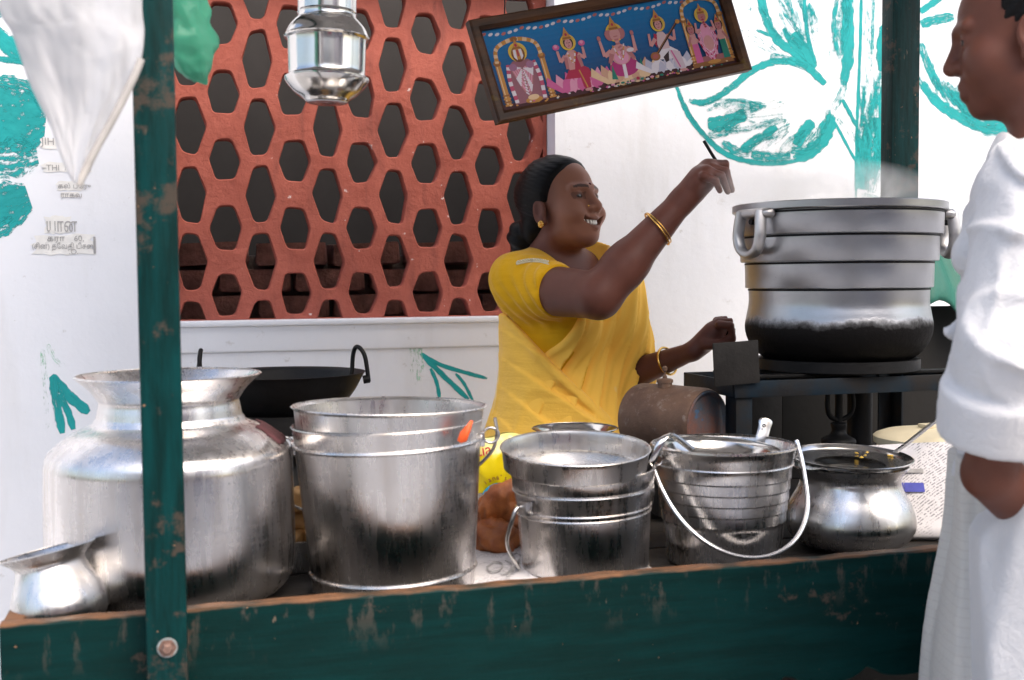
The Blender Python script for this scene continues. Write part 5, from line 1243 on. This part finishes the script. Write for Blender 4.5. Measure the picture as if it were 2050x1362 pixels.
def cloth(name, col, var=.12, rough=.8, weave=900, bump=.15, trans=0., stripes=None):
    M = Mat(name); f = M.noise(5, 5, .6); c = M.mix(M.ramp(f, [(.3, 0.), (.7, 1.)]), tuple(x * (1 - var) for x in col), tuple(min(1, x * (1 + var)) for x in col))
    if stripes:
        wv_ = M.n('ShaderNodeTexWave'); wv_.bands_direction = 'Z'; wv_.inputs['Scale'].default_value = 26; wv_.inputs['Distortion'].default_value = .9; M.l(M.co(), wv_.inputs['Vector']); c = M.mix(M.ramp(wv_.outputs['Fac'], [(.90, 0.), (.97, .45)]), c, stripes)
    M.set(Base_Color=c, Roughness=rough, Specular_IOR_Level=.2, Sheen_Weight=.15); M.bump(M.math('ADD', M.noise(weave, 2, .5), M.math('MULTIPLY', M.noise(34, 5, .65, None, 1.5), 6.)), bump, .004)
    if trans:
        tl = M.n('ShaderNodeBsdfTranslucent'); M.l(c, tl.inputs[0]); mx = M.n('ShaderNodeMixShader'); mx.inputs[0].default_value = trans
        M.l(M.b.outputs[0], mx.inputs[1]); M.l(tl.outputs[0], mx.inputs[2]); M.l(mx.outputs[0], M.out.inputs[0])
    return M.m
MT['blouse'] = cloth('mustard_blouse', (.70, .37, .003)); MT['sari'] = cloth('yellow_sari', (.97, .555, .08), .06, .7, 700, .12)
for k_ in ('sari', 'blouse'):
    t5 = MT[k_].node_tree; b5_ = t5.nodes['Principled BSDF']; bp5 = [n for n in t5.nodes if n.type == 'BUMP'][0]; hs = bp5.inputs['Height'].links[0].from_socket
    tc5 = t5.nodes.new('ShaderNodeTexCoord'); mp5 = t5.nodes.new('ShaderNodeMapping'); mp5.inputs['Rotation'].default_value = (.5, .55, 0); mp5.inputs['Scale'].default_value = (5, 5, 46)
    nz5 = t5.nodes.new('ShaderNodeTexNoise'); nz5.inputs['Scale'].default_value = 1; nz5.inputs['Detail'].default_value = 4; t5.links.new(tc5.outputs['Object'], mp5.inputs[0]); t5.links.new(mp5.outputs[0], nz5.inputs['Vector'])
    m5 = t5.nodes.new('ShaderNodeMath'); m5.operation = 'MULTIPLY'; m5.inputs[1].default_value = 14.; t5.links.new(nz5.outputs['Fac'], m5.inputs[0]); a5 = t5.nodes.new('ShaderNodeMath'); t5.links.new(m5.outputs[0], a5.inputs[0]); t5.links.new(hs, a5.inputs[1]); t5.links.new(a5.outputs[0], bp5.inputs['Height']); bp5.inputs['Strength'].default_value = .22
MT['shirt'] = cloth('white_shirt', (.58, .58, .595), .05, .85, 600, .3); MT['dhoti'] = cloth('cream_dhoti', (.52, .505, .475), .05, .9, 500, .3, 0, (.45, .42, .40))

M = Mat('patterned_sari_end'); f_ = M.noise(9, 3, .5, M.co(scale=(1, 1, .45))); M.set(Base_Color=M.mix(M.ramp(f_, [(.60, 0.), (.64, .6)]), (.97, .565, .085), (.92, .80, .55)), Roughness=.7, Specular_IOR_Level=.2); M.bump(M.noise(34, 5, .65), .12, .004); MT['pallu'] = M.m
def people_mesh(name, v, q, mat, parent, face_light=None):
    o = mesh_obj(name, v - np.array(parent.location), q, mat, parent, True, 0)
    at = o.data.attributes.new('face_light', 'FLOAT', 'POINT'); at.data.foreach_set('value', (np.zeros(len(v)) if face_light is None else face_light).astype(f32)); return o

# ================================================================== WOMAN
HB = math.radians(41); HF = CR * math.cos(HB) - CF * math.sin(HB) + np.array([0, 0, .19])
hup = np.array([0, 0, 1]) + CR * .03
RH = frame_from(HF, hup); HC = P(1126, 408, 2.60); HS = .965
BB = math.radians(42); RB = frame_from(CR * math.cos(BB) - CF * math.sin(BB), (0, 0, 1)); BC = P(1128, 700, 2.66); BC = np.array([BC[0], BC[1], 0])
woman = thing('person', 'smiling woman in yellow sari and mustard blouse reaching over the big pot', 'person', (BC[0], BC[1], 0))
Sh = P(1062, 578, 2.55); El = P(1198, 592, 2.325); Wr = P(1366, 402, 2.28)
ShL = P(1215, 575, 2.66); ElL = P(1240, 760, 2.66); WrL = P(1388, 703, 2.47)
def hand_r(p):
    W = Wr; d = cone(p, W, P(1404, 360, 2.262), .0275, .031); d = smin(d, cone(p, P(1385, 385, 2.285), P(1418, 338, 2.275), .025, .022), .015)
    d = smin(d, cone(p, P(1400, 362, 2.25), P(1414, 346, 2.238), .022, .016), .012)
    ch = [([(1408, 352, 2.225), (1432, 362, 2.215), (1441, 382, 2.217)], .0082), ([(1416, 343, 2.240), (1444, 352, 2.230), (1457, 384, 2.236)], .0088), ([(1424, 336, 2.256), (1453, 343, 2.250), (1465, 381, 2.256)], .0088), ([(1428, 328, 2.274), (1452, 328, 2.280), (1455, 352, 2.282)], .0084)]
    for pts, r in ch:
        w_ = [P(*q) for q in pts]; e = cone(p, w_[0], w_[1], r * 1.15, r); e = smin(e, cone(p, w_[1], w_[2], r, r * .78), .003); d = smin(d, e, .006)
    th = [P(1390, 384, 2.30), P(1425, 362, 2.308), P(1450, 352, 2.294)]
    e = smin(cone(p, th[0], th[1], .014, .0105), cone(p, th[1], th[2], .0100, .0082), .003)
    return smin(d, e, .008)
def hand_l(p):
    d = cone(p, WrL, P(1428, 668, 2.46), .021, .027)
    d = smin(d, cone(p, P(1405, 690, 2.47), P(1440, 655, 2.455), .022, .020), .012)
    ch = [([(1440, 650, 2.43), (1462, 652, 2.415), (1468, 680, 2.42)], .0090), ([(1440, 645, 2.448), (1466, 645, 2.438), (1474, 672, 2.44)], .0092), ([(1438, 642, 2.468), (1464, 640, 2.462), (1474, 664, 2.46)], .0090), ([(1434, 642, 2.486), (1458, 638, 2.488), (1470, 656, 2.484)], .0082)]
    for pts, r in ch:
        w_ = [P(*q) for q in pts]; e = smin(cone(p, w_[0], w_[1], r * 1.1, r), cone(p, w_[1], w_[2], r, r * .8), .003); d = smin(d, e, .006)
    th = [P(1412, 690, 2.445), P(1440, 690, 2.425), P(1462, 676, 2.425)]
    return smin(d, smin(cone(p, th[0], th[1], .014, .011), cone(p, th[1], th[2], .0105, .0085), .003), .008)
def arm_r(p):
    d = cone(p, Sh, El, .060, .0505); d = smin(d, cone(p, El, El + (Wr - El) * .35, .0500, .0465), .012)
    d = smin(d, cone(p, El + (Wr - El) * .3, Wr, .0465, .0265), .016); return d
def arm_l(p): return smin(cone(p, ShL, ElL, .048, .040), cone(p, ElL, WrL, .042, .021), .02)
def torso(p):
    q = to_local(p, BC, RB)
    d = elp(q, (-.01, 0, 1.20), (.105, .158, .165)); d = smin(d, elp(q, (.0, 0, 1.00), (.128, .160, .20)), .06); d = smin(d, elp(q, (-.005, 0, .82), (.15, .185, .19)), .06)
    for s in (-1, 1): d = smin(d, elp(q, (.075, s * .070, 1.165), (.062, .066, .066)), .04)
    d = smin(d, cone(q, (-.012, -.165, 1.285), (-.012, .165, 1.285), .052, .052), .06)
    return d
NK = from_local((-.040, 0, -.08), HC, RH, HS); NB_ = from_local((-.005, .0, 1.30), BC, RB)
def neck(p): return cone(p, NB_, NK, .055, .046)
def woman_skin(p):
    d = smin(torso(p), neck(p), .045); d = smin(d, head_sdf(to_local(p, HC, RH, HS)) * HS, .022)
    d = smin(d, smin(arm_r(p), hand_r(p), .014), .03); d = smin(d, smin(arm_l(p), hand_l(p), .014), .03); return d
lo = np.array([.56, 2.12, .93]); hi = np.array([1.20, 2.90, 1.60])
v, q = grow(woman_skin, lo, hi, .0031); v = relax(v, q, 1, .3)
# finer head laid over the same field
v2, q2 = grow(woman_skin, HC - np.array([.135, .135, .15]), HC + np.array([.135, .135, .13]), .0017)
hb0 = HC - np.array([.13, .13, .145]); hb1 = HC + np.array([.13, .13, .125])
inside = lambda a: np.all((a > hb0) & (a < hb1), axis=1)
keep = ~inside(v[q].mean(1)); q = q[keep]; q2 = q2[np.all((v2[q2].mean(1) > hb0 - .003) & (v2[q2].mean(1) < hb1 + .003), axis=1)]
q2 = q2 + len(v); v = np.concatenate([v, v2]); q = np.concatenate([q, q2])
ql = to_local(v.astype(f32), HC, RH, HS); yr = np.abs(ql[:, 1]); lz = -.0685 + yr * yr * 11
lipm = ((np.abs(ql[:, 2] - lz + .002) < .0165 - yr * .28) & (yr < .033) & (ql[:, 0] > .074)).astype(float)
face_light = np.clip((ql[:, 0] + .005) / .05, 0, 1) * np.clip((.125 + ql[:, 2]) / .03, 0, 1) * (np.linalg.norm(ql, axis=1) < .16) * (1 - .45 * lipm)  # mask that paints the face brighter, as lit from the front; lips held darker
eyesh = ((np.abs(ql[:, 2] + .001) < .0085) & (np.abs(yr - .032) < .0175) & (ql[:, 0] > .06)).astype(float)
brow = ((np.abs(ql[:, 2] - (.0225 - (yr - .03) ** 2 * 9)) < .0046 - np.abs(yr - .028) * .09) & (yr > .011) & (yr < .050) & (ql[:, 0] > .05)).astype(float)
body = people_mesh('body', v, q, MT['skin_w'], woman, face_light)
# eyebrows and lash line as tone on the skin
at = body.data.attributes.new('hairline', 'FLOAT', 'POINT'); at.data.foreach_set('value', np.maximum(brow * .8, eyesh * .45).astype(f32))
mm = MT['skin_w'].node_tree; an = mm.nodes.new('ShaderNodeAttribute'); an.attribute_name = 'hairline'; mxn = mm.nodes.new('ShaderNodeMix'); mxn.data_type = 'RGBA'
b_ = mm.nodes['Principled BSDF']; src = b_.inputs['Base Color'].links[0].from_socket; mm.links.new(an.outputs['Fac'], mxn.inputs[0]); mm.links.new(src, mxn.inputs[6]); mxn.inputs[7].default_value = (.012, .008, .007, 1); mm.links.new(mxn.outputs[2], b_.inputs['Base Color'])
def local_obj(name, vs, fs, mat, c=HC, R=RH, s=HS, parent=woman): return mesh_obj(name, [from_local(a, c, R, s) - np.array(parent.location) for a in vs], fs, mat, parent, True, 45)
def ball(c, r, n=14):
    vs, fs = lathe_data([(max(1e-4, r * math.sin(a)), -r * math.cos(a)) for a in np.linspace(0, pi, n)], 20); return [(c[0] + a[0], c[1] + a[1], c[2] + a[2]) for a in vs], fs
for s in (-1, 1): local_obj('eye', *ball((.0685, s * .032, -.001), .0140), MT['eye_dark'])
tv, tf = [], []
for k in range(10):
    y = -.0285 + k * .0063; yc = y; zc = -.0685 + yc * yc * 11; xx = .0868 - yc * yc * 26
    bx = box_bm((0, 0, 0), (.005, .0064, .0130), .0018, seg=1); o0 = len(tv)
    for vv_ in bx.verts: tv.append((vv_.co.x + xx, vv_.co.y + yc, vv_.co.z + zc + .0022))
    bx.verts.ensure_lookup_table(); bx.verts.index_update()
    for f_ in bx.faces: tf.append(tuple(o0 + a.index for a in f_.verts))
    bx.free()
local_obj('teeth', tv, tf, MT['teeth'])
# hair: parted and drawn back into a low knot
def hair_sdf(p):
    q = to_local(p, HC, RH, HS); ang = np.arctan2(q[:, 1], q[:, 0] + .03)
    d = elp(q, (-.020, 0, .032), (.107, .0895, .0925)) - .0005 * np.sin(q[:, 2] * 520 + q[:, 0] * 310 + 2 * np.sin(q[:, 1] * 60)) - .0035 * np.sin(ang * 5 + q[:, 2] * 40) * .3
    yl = np.abs(q[:, 1])
    line_ = .058 - .46 * np.maximum(0, .070 - q[:, 2]) - 3.0 * yl * yl                   # hairline: forehead -> temple -> over the ear
    line_ = np.where(q[:, 2] < -.002, np.minimum(line_, -.010 - (-.002 - q[:, 2]) * .5), line_)
    d = smax(d, q[:, 0] - line_, .010); d = smax(d, -.085 - q[:, 2], .01)
    d = smin(d, elp(q, (-.075, 0, -.045), (.045, .062, .050)), .02)
    bun = elp(q, (-.128, 0, -.056), (.044, .054, .048)) - .0022 * np.sin(ang * 3 + q[:, 2] * 170 + q[:, 0] * 120)
    bun = smin(bun, elp(q, (-.116, .012, -.090), (.034, .044, .028)), .008)
    d = smin(d, bun, .008)
    return d * HS
hv, hq = grow(hair_sdf, HC - np.array([.19, .19, .16]), HC + np.array([.15, .15, .14]), .0024)
people_mesh('hair', hv, hq, MT['hair'], woman)
# jewellery
earp = (-.005, -.0885, -.055)
ev = [ball((earp[0], earp[1] - .002, earp[2]), .0042, 8)] + [ball((earp[0] + .0062 * math.cos(a), earp[1], earp[2] + .0062 * math.sin(a)), .0031, 7) for a in np.linspace(0, 2 * pi, 8, endpoint=False)]
local_obj('earring', *merge(*ev), MT['brass']); local_obj('nose_stud', *ball((.0945, -.0232, -.030), .0026, 8), MT['brass']); local_obj('bindi', *ball((.0905, 0, .0265), .0036, 8), simple('maroon_dot', (.10, .01, .012), .5, 0, 0, 5, 0))
def bangle(c, axis, r, t, parent=woman):
    ax = Vector(axis).normalized(); a1 = ax.orthogonal().normalized(); a2 = ax.cross(a1); cc_ = Vector(c) - Vector(parent.location)
    tube('bangle', torus_pts(cc_, r, a1, a2, 40), t, MT['brass'], parent, 8, True)
fa = Wr - El
bangle(El + fa * .70, fa + np.array([0.02, .0, -.05]), .0410, .0022); bangle(El + fa * .715, fa + np.array([.025, .012, -.035]), .0405, .0014)
fl_ = WrL - ElL; bangle(ElL + fl_ * .66, fl_, .0335, .0030)
# blouse: torso and near sleeve
ad = (El - Sh) / np.linalg.norm(El - Sh); Send = Sh + ad * .105
def blouse_sdf(p):
    q = to_local(p, BC, RB)
    b = torso(p) - .006; slv = cone(p, Sh - ad * .01, Send + ad * .03, .0665, .0635); slv = slv - .0030 * np.sin(plane(p, Sh, ad + np.array([0, 0, .5])) * 190 + 1.5 * np.sin(plane(p, Sh, (0, 0, 1)) * 40))
    b = smin(b, slv, .045); b = smin(b, cone(p, ShL, ShL + (ElL - ShL) * .45, .060, .056), .04)
    b = b - .0012 * wob(p, 60, 3)
    b = smax(b, plane(p, Send, ad), .004)
    nq = elp(q, (.035, 0, 1.385), (.115, .105, .125)); b = smax(b, -nq, .006)
    b = np.maximum(b, .95 - q[:, 2]); return b
v, q = grow(blouse_sdf, lo - .02, hi + np.array([0, .05, -.2]), .0036); people_mesh('blouse', v, q, MT['blouse'], woman)
# beadwork along the sleeve top
bd = []
for k in range(26):
    t = k / 25; p0 = P(1035 + 62 * t, 529 - 10 * math.sin(t * 2.2) + 8 * t, 2.50)
    # slide on to the blouse surface
    dirv = (p0 - CAM) / np.linalg.norm(p0 - CAM); pp = CAM + dirv * 2.2
    for _ in range(60):
        dd = float(blouse_sdf(pp[None].astype(f32))[0])
        if dd < .0005: break
        pp = pp + dirv * max(dd * .7, .0005)
    if np.linalg.norm(pp - CAM) < 3.1:
        for w_ in (0, 1): bd.append(ball(tuple(pp - np.array(woman.location) + np.array([0, 0, .006 * w_ * (1 if k % 2 else .6)])), .0026, 6))
if bd: mesh_obj('beadwork', *merge(*bd), simple('silver_bead', (.7, .66, .5), .35, .5, .1, 20, 0), woman)['kind'] = 'stuff'
# sari
def pleat(x):
    t = np.mod(x / (2 * pi), 1.0); e = np.clip((t - .86) / .14, 0, 1); return t / .86 * (t < .86) + (t >= .86) * (1 - e * e * (3 - 2 * e)) - .5
def ridges(x, sharp=.75): s = np.sin(x); return np.sign(s) * np.abs(s) ** sharp
def sari_parts(p):
    q = to_local(p, BC, RB); th = np.arctan2(q[:, 1], q[:, 0]); z = q[:, 2]; w_ = wob(p, 9, 5)
    base = torso(p)
    base = smin(base, cone(q, (-.005, 0, .80), (0, 0, .05), .185, .27), .08)
    return q, th, z, w_, base
def sari_low(p):
    q, th, z, w_, base = sari_parts(p)
    # front rises to her right back: upper edge is a slanting plane round the body
    edge = z - (1.085 - .125 * (q[:, 0] / .13) * .9 - .085 * (q[:, 1] / .16))
    w2 = wob(p, 17, 15); fr_ = np.clip(.35 + q[:, 0] * 4, .15, 1); fold = fr_ * (.0170 * pleat((z + .50 * q[:, 0] + .30 * q[:, 1]) * 88 + 2.6 * w_) * (.6 + .4 * w2) + .0028 * ridges((z + .62 * q[:, 0] + .38 * q[:, 1]) * 150 + 3.5 * w_ + w2) * (.5 + .5 * w_)) + .005 * w_
    roll = .010 * np.exp(-(edge + .018) ** 2 / .00025) * np.clip(.4 + q[:, 0] * 6, 0, 1)
    d = base - (.022 + fold + roll + .004 * np.exp(-(wob(p * np.array([1, 1, .7], f32), 30, 51) / .2) ** 2))
    edge = np.maximum(edge, z - 1.20)
    return smax(d, edge, .010)
def sari_up(p):
    q, th, z, w_, base = sari_parts(p)
    left = q[:, 1]; top_l = cone(p, ShL, ShL + (ElL - ShL) * .95, .066, .070)
    b = smin(base, top_l, .05)
    fold = .0150 * pleat((q[:, 1] * 1.0 - .42 * z + .15 * q[:, 0]) * 98 + 2.2 * w_) + .0022 * ridges((q[:, 1] - .5 * z) * 210 + 3 * w_) + .005 * w_
    d = b - (.017 + fold)
    # covers from the waist up to the left shoulder, leaves the right breast side and arm of the blouse free
    cutp = plane(q, (.0, -.105, 1.14), (-.25, -1.0, .62))
    d = smax(d, cutp, .006); d = smax(d, -elp(q, (.035, -.01, 1.405), (.115, .105, .135)), .008)
    d = smax(d, plane(p, P(1175, 640, 2.38), (.0, -1, .9)) - .13, .02)
    return np.maximum(d, .93 - z)
def clear_arm(d, p): return smax(d, -(np.minimum(arm_r(p), hand_r(p)) - .006), .006)
v, q = grow(lambda p: smax(sari_low(p), -(arm_r(p) - .006), .006), (BC[0] - .30, BC[1] - .30, .86), (BC[0] + .30, BC[1] + .30, 1.32), .0036, .035); v = relax(v, q, 1, .3)
sari = people_mesh('sari', v, q, MT['sari'], woman)
v, q = grow(lambda p: smax(smax(sari_up(p), -(arm_r(p) - .006), .006), -(cone(p, ElL, WrL, .043, .023) - .002), .006), (BC[0] - .30, BC[1] - .30, .93), (BC[0] + .32, BC[1] + .30, 1.42), .0036, .035); v = relax(v, q, 1, .3)
people_mesh('pallu', v, q, MT['pallu'], woman)
v, q = grow(sari_low, (BC[0] - .36, BC[1] - .36, .02), (BC[0] + .36, BC[1] + .36, .87), .011, .06)
people_mesh('sari_skirt', v, q, MT['sari'], woman)
# dark spoon stick in her hand
o = mesh_obj('stirring_stick', *tube_data([P(1409, 282, 2.30), P(1427, 312, 2.295), P(1456, 356, 2.290)], [.0035, .0035, .003], 10), MT['iron'], None); tag(o, 'thin black stick held in the raised hand above the pot', 'stick')
o = thing('gas_knob', 'dull metal knob gripped by the left hand beside the stove', 'knob', tuple(P(1462, 668, 2.45)))
lathe('knob', [(0, -.02), (.010, -.02), (.012, -.012), (.012, .010), (.008, .016), (0, .016)], MT['dark_metal'], o, 20, 35); tube('spindle', [(0, 0, -.018), (.0, .01, -.09)], .006, MT['dark_metal'], o)

# ================================================================== CUSTOMER (man at the right edge, turned to the cart)
MB_ = math.radians(12); MF = -CR * math.cos(MB_) + CF * math.sin(MB_)
MHA = math.radians(24); RM = frame_from(-CR * math.cos(MHA) + CF * math.sin(MHA) + np.array([0, 0, -.16]), (0, 0, 1)); MH = P(2041, 66, 1.34); MS = .90
RMB = frame_from(MF, (0, 0, 1)); MC = P(2105, 700, 1.28); MC = np.array([MC[0], MC[1], 0])
man = thing('person', 'man in loose white shirt and cream dhoti standing at the right edge', 'person', tuple(MC))
mneckb = from_local((-.01, 0, 1.40), MC, RMB); mneck = from_local((-.035, 0, -.09), MH, RM, MS)
def L_(x, y, z): return from_local((x, y, z), MC, RMB)
mSh = P(2085, 380, 1.16); mEl = P(2020, 715, 1.10); mWr = P(1985, 945, 1.150); mHd = P(2042, 1000, 1.185)
def man_skin(p):
    d = head_sdf(to_local(p, MH, RM, MS), False) * MS; d = smin(d, cone(p, mneckb, mneck, .066, .058), .03)
    q = to_local(p, MC, RMB); t = elp(q, (-.01, 0, 1.2), (.11, .17, .24)); t = smin(t, elp(q, (0, 0, .92), (.10, .14, .16)), .08); d = smin(d, t, .06)
    for s in (-1, 1): d = smin(d, smin(cone(q, (0, s * .07, .90), (.01, s * .08, .48), .075, .055), cone(q, (.01, s * .08, .48), (-.01, s * .09, .08), .055, .038), .03), .03); d = smin(d, cone(q, (-.03, s * .10, .035), (.15, s * .115, .028), .036, .026), .03)
    a = smin(cone(p, mSh, mEl, .050, .042), cone(p, mEl, mWr, .042, .028), .02)
    h_ = smin(cone(p, mWr, mHd, .030, .036), cone(p, P(1972, 950, 1.155), P(2030, 1000, 1.17), .024, .020), .02)
    for k in range(4): h_ = smin(h_, cone(p, mHd + np.array([.0, -.02 + .014 * k, .0]), mHd + np.array([.045, -.015 + .013 * k, -.05]), .0095, .008), .006)
    h_ = smin(h_, cone(p, P(1985, 975, 1.150), P(2020, 1010, 1.155), .013, .010), .008)
    return smin(d, smin(a, h_, .012), .03)
v, q = grow(man_skin, (MC[0] - .42, MC[1] - .40, -.01), (MC[0] + .42, MC[1] + .42, 1.42), .0065, .035); v2, q2 = grow(man_skin, MH - np.array([.17, .15, .16]), MH + np.array([.15, .15, .14]), .0024)
zc = v[q].mean(1)[:, 2]; q = q[zc < MH[2] - .145]; q2 = q2[v2[q2].mean(1)[:, 2] > MH[2] - .152]
v, q = np.concatenate([v, v2]), np.concatenate([q, q2 + len(v)])
people_mesh('body', v, q, MT['skin_m'], man)
local_obj('eye', *ball((.0685, .032, -.001), .0140), MT['eye_dark'], MH, RM, MS, man); local_obj('eye', *ball((.0685, -.032, -.001), .0140), MT['eye_dark'], MH, RM, MS, man)
def mhair(p):
    q = to_local(p, MH, RM, MS); d = elp(q, (-.020, 0, .034), (.100, .0800, .0865)) - .0012 * np.sin(q[:, 2] * 300 + q[:, 0] * 250)
    ln = np.where(q[:, 2] > .06, .055, np.where(q[:, 2] > .0, .02, -.03)); return np.maximum(np.maximum(d, q[:, 0] - ln), -.06 - q[:, 2]) * MS
v, q = grow(mhair, MH - np.array([.15, .15, .12]), MH + np.array([.15, .15, .14]), .0035); people_mesh('hair', v, q, MT['hair'], man)
def mshirt(p):
    q = to_local(p, MC, RMB); z = q[:, 2]
    t = elp(q, (-.01, 0, 1.24), (.115, .185, .24)); t = smin(t, cone(q, (-.01, 0, 1.14), (-.005, 0, 1.0), .115, .115), .06)
    t = smin(t, cone(q, (-.02, -.15, 1.345), (-.02, .15, 1.345), .058, .058), .08)
    t = smin(t, cone(p, P(2062, 400, 1.24), P(1962, 515, 1.25), .058, .030), .04)          # loose front of the shirt
    t = smin(t, cone(p, P(2040, 630, 1.20), P(1905, 664, 1.20), .045, .0065), .03)
    w3 = wob(p, 12, 8); w4 = wob(p, 26, 19)
    def crease(seed, fr, sc, wd): return np.exp(-(wob(p * np.array(sc, f32), fr, seed) / wd) ** 2)
    fold = .010 * crease(31, 24, (1, 1, .55), .22) + .008 * crease(32, 34, (.7, .7, 1), .20) + .005 * crease(33, 60, (1, 1, .6), .25) + .006 * w3
    t = t - fold
    sl = smin(cone(p, mSh, mEl, .056, .054), cone(p, mEl, mEl + (mWr - mEl) * .55, .054, .052), .03)
    cuffc = mEl + (mWr - mEl) * .60; cd = (mWr - mEl) / np.linalg.norm(mWr - mEl)
    sl = smax(sl, plane(p, cuffc, cd), .006)
    sl = sl - .011 * crease(41, 26, (1, 1, .7), .22) - .008 * crease(42, 40, (.6, .6, 1), .2) - .004 * crease(43, 70, (1, 1, .7), .25) - .005 * w3
    cuff = smax(smax(cone(p, mEl, mWr, .070, .064) - .004 * w4, plane(p, cuffc + cd * .012, cd) + .008 * w3 + .004 * w4, .006), -plane(p, cuffc - cd * .055, cd), .008)
    d = smin(t, sl, .03); d = smin(d, cuff, .008)
    d = smax(d, -(cone(p, mneckb + np.array([0, 0, -.02]), mneck + np.array([0, 0, .05]), .070, .060)), .006)
    col = smax(smax(cone(p, mneckb + np.array([0, 0, -.02]), mneck, .088, .072), -(cone(p, mneckb + np.array([0, 0, -.05]), mneck + np.array([0, 0, .05]), .072, .060)), .003), plane(p, mneckb + np.array(MF) * .0 + np.array([0, 0, .045]), np.array([0, 0, 1]) + MF * .35), .004)
    d = np.minimum(d, col)
    return np.maximum(d, 1.005 - z + .006 * w3)
v, q = grow(mshirt, (MC[0] - .40, MC[1] - .40, .96), (MC[0] + .40, MC[1] + .40, 1.56), .0046, .05); v = relax(v, q, 2, .4); people_mesh('shirt', v, q, MT['shirt'], man)
def mdhoti(p):
    q = to_local(p, MC, RMB); z = q[:, 2]
    w5 = wob(p, 7, 4); qe = q * np.array([1, .74, 1], f32); bs = cone(qe, (.0, 0, 1.03), (.012, 0, .10), .122, .195)
    d = bs - .016 * pleat(np.arctan2(q[:, 1], q[:, 0]) * 7 + 1.6 * w5 + z * 2.5) - .004 * wob(p, 20, 6)
    d = smax(d, -(smin(cone(p, mWr, mHd, .030, .036), cone(p, P(1972, 950, 1.155), P(2030, 1000, 1.17), .024, .020), .02) - .004), .006)
    return np.maximum(np.maximum(d, z - 1.04), .09 - z)
v, q = grow(mdhoti, (MC[0] - .34, MC[1] - .34, .06), (MC[0] + .34, MC[1] + .34, 1.07), .0062, .05); v = relax(v, q, 1, .3); people_mesh('dhoti', v, q, MT['dhoti'], man)

def mflap(p):
    q = to_local(p, MC, RMB); z = q[:, 2]; w5 = wob(p, 7, 4); qe = q * np.array([1, .74, 1], f32); bs = cone(qe, (.0, 0, 1.03), (.012, 0, .10), .122, .195)
    fl = bs - .034 - .014 * pleat(q[:, 0] * 42 + 2.2 * w5 + z * 3) - .005 * np.exp(-(wob(p * np.array([1, 1, .5], f32), 26, 61) / .2) ** 2)
    fl = smax(fl, q[:, 0] - .118 - .006 * w5, .004); fl = smax(fl, -q[:, 1] + .01, .01); fl = smax(fl, plane(q, (.118, 0, .950), (1.6, 0, 1)), .005)
    return np.maximum(fl, .10 - z)
v, q = grow(mflap, (MC[0] - .34, MC[1] - .36, .08), (MC[0] + .34, MC[1] + .34, 1.12), .0058, .05); v = relax(v, q, 1, .3); people_mesh('dhoti_flap', v, q, MT['shirt'], man)
# ================================================================== STEAM over the pot
sm_ = bpy.data.materials.new('steam'); sm_.use_nodes = True; t_ = sm_.node_tree; t_.nodes.clear()
o_m = t_.nodes.new('ShaderNodeOutputMaterial'); pv_ = t_.nodes.new('ShaderNodeVolumePrincipled'); pv_.inputs['Color'].default_value = (1, 1, 1, 1); pv_.inputs['Anisotropy'].default_value = .2
tcn = t_.nodes.new('ShaderNodeTexCoord'); nz_ = t_.nodes.new('ShaderNodeTexNoise'); nz_.inputs['Scale'].default_value = 9; nz_.inputs['Detail'].default_value = 4; nz_.inputs['Distortion'].default_value = 1.2
rp = t_.nodes.new('ShaderNodeValToRGB'); rp.color_ramp.elements[0].position = .42; rp.color_ramp.elements[1].position = .72
gm = t_.nodes.new('ShaderNodeVectorMath'); gm.operation = 'LENGTH'; mr = t_.nodes.new('ShaderNodeMapRange'); mr.inputs[1].default_value = 1.0; mr.inputs[2].default_value = .35; mr.inputs[3].default_value = 0; mr.inputs[4].default_value = 1
mu = t_.nodes.new('ShaderNodeMath'); mu.operation = 'MULTIPLY'; mu2 = t_.nodes.new('ShaderNodeMath'); mu2.operation = 'MULTIPLY'; mu2.inputs[1].default_value = 16.0
vm = t_.nodes.new('ShaderNodeVectorMath'); vm.operation = 'MULTIPLY'
t_.links.new(tcn.outputs['Object'], nz_.inputs[0]); t_.links.new(nz_.outputs[0], rp.inputs[0]); t_.links.new(tcn.outputs['Object'], vm.inputs[0]); t_.links.new(vm.outputs[0], gm.inputs[0]); t_.links.new(gm.outputs['Value'], mr.inputs[0])
t_.links.new(rp.outputs[0], mu.inputs[0]); t_.links.new(mr.outputs[0], mu.inputs[1]); t_.links.new(mu.outputs[0], mu2.inputs[0]); t_.links.new(mu2.outputs[0], pv_.inputs['Density']); t_.links.new(pv_.outputs[0], o_m.inputs['Volume'])
SR = (.27, .17, .075); vm.inputs[1].default_value = tuple(1 / x for x in SR)
bm = bmesh.new(); bmesh.ops.create_icosphere(bm, subdivisions=3, radius=1)
for vv_ in bm.verts: vv_.co = Vector((vv_.co.x * SR[0], vv_.co.y * SR[1], vv_.co.z * SR[2]))
st_o = bm_obj('steam', bm, sm_, None, True, 0); st_o.location = tuple(P(1640, 385, 2.14)); st_o['kind'] = 'stuff'; st_o['label'] = 'thin white steam drifting off the big cooking pot to the hand'
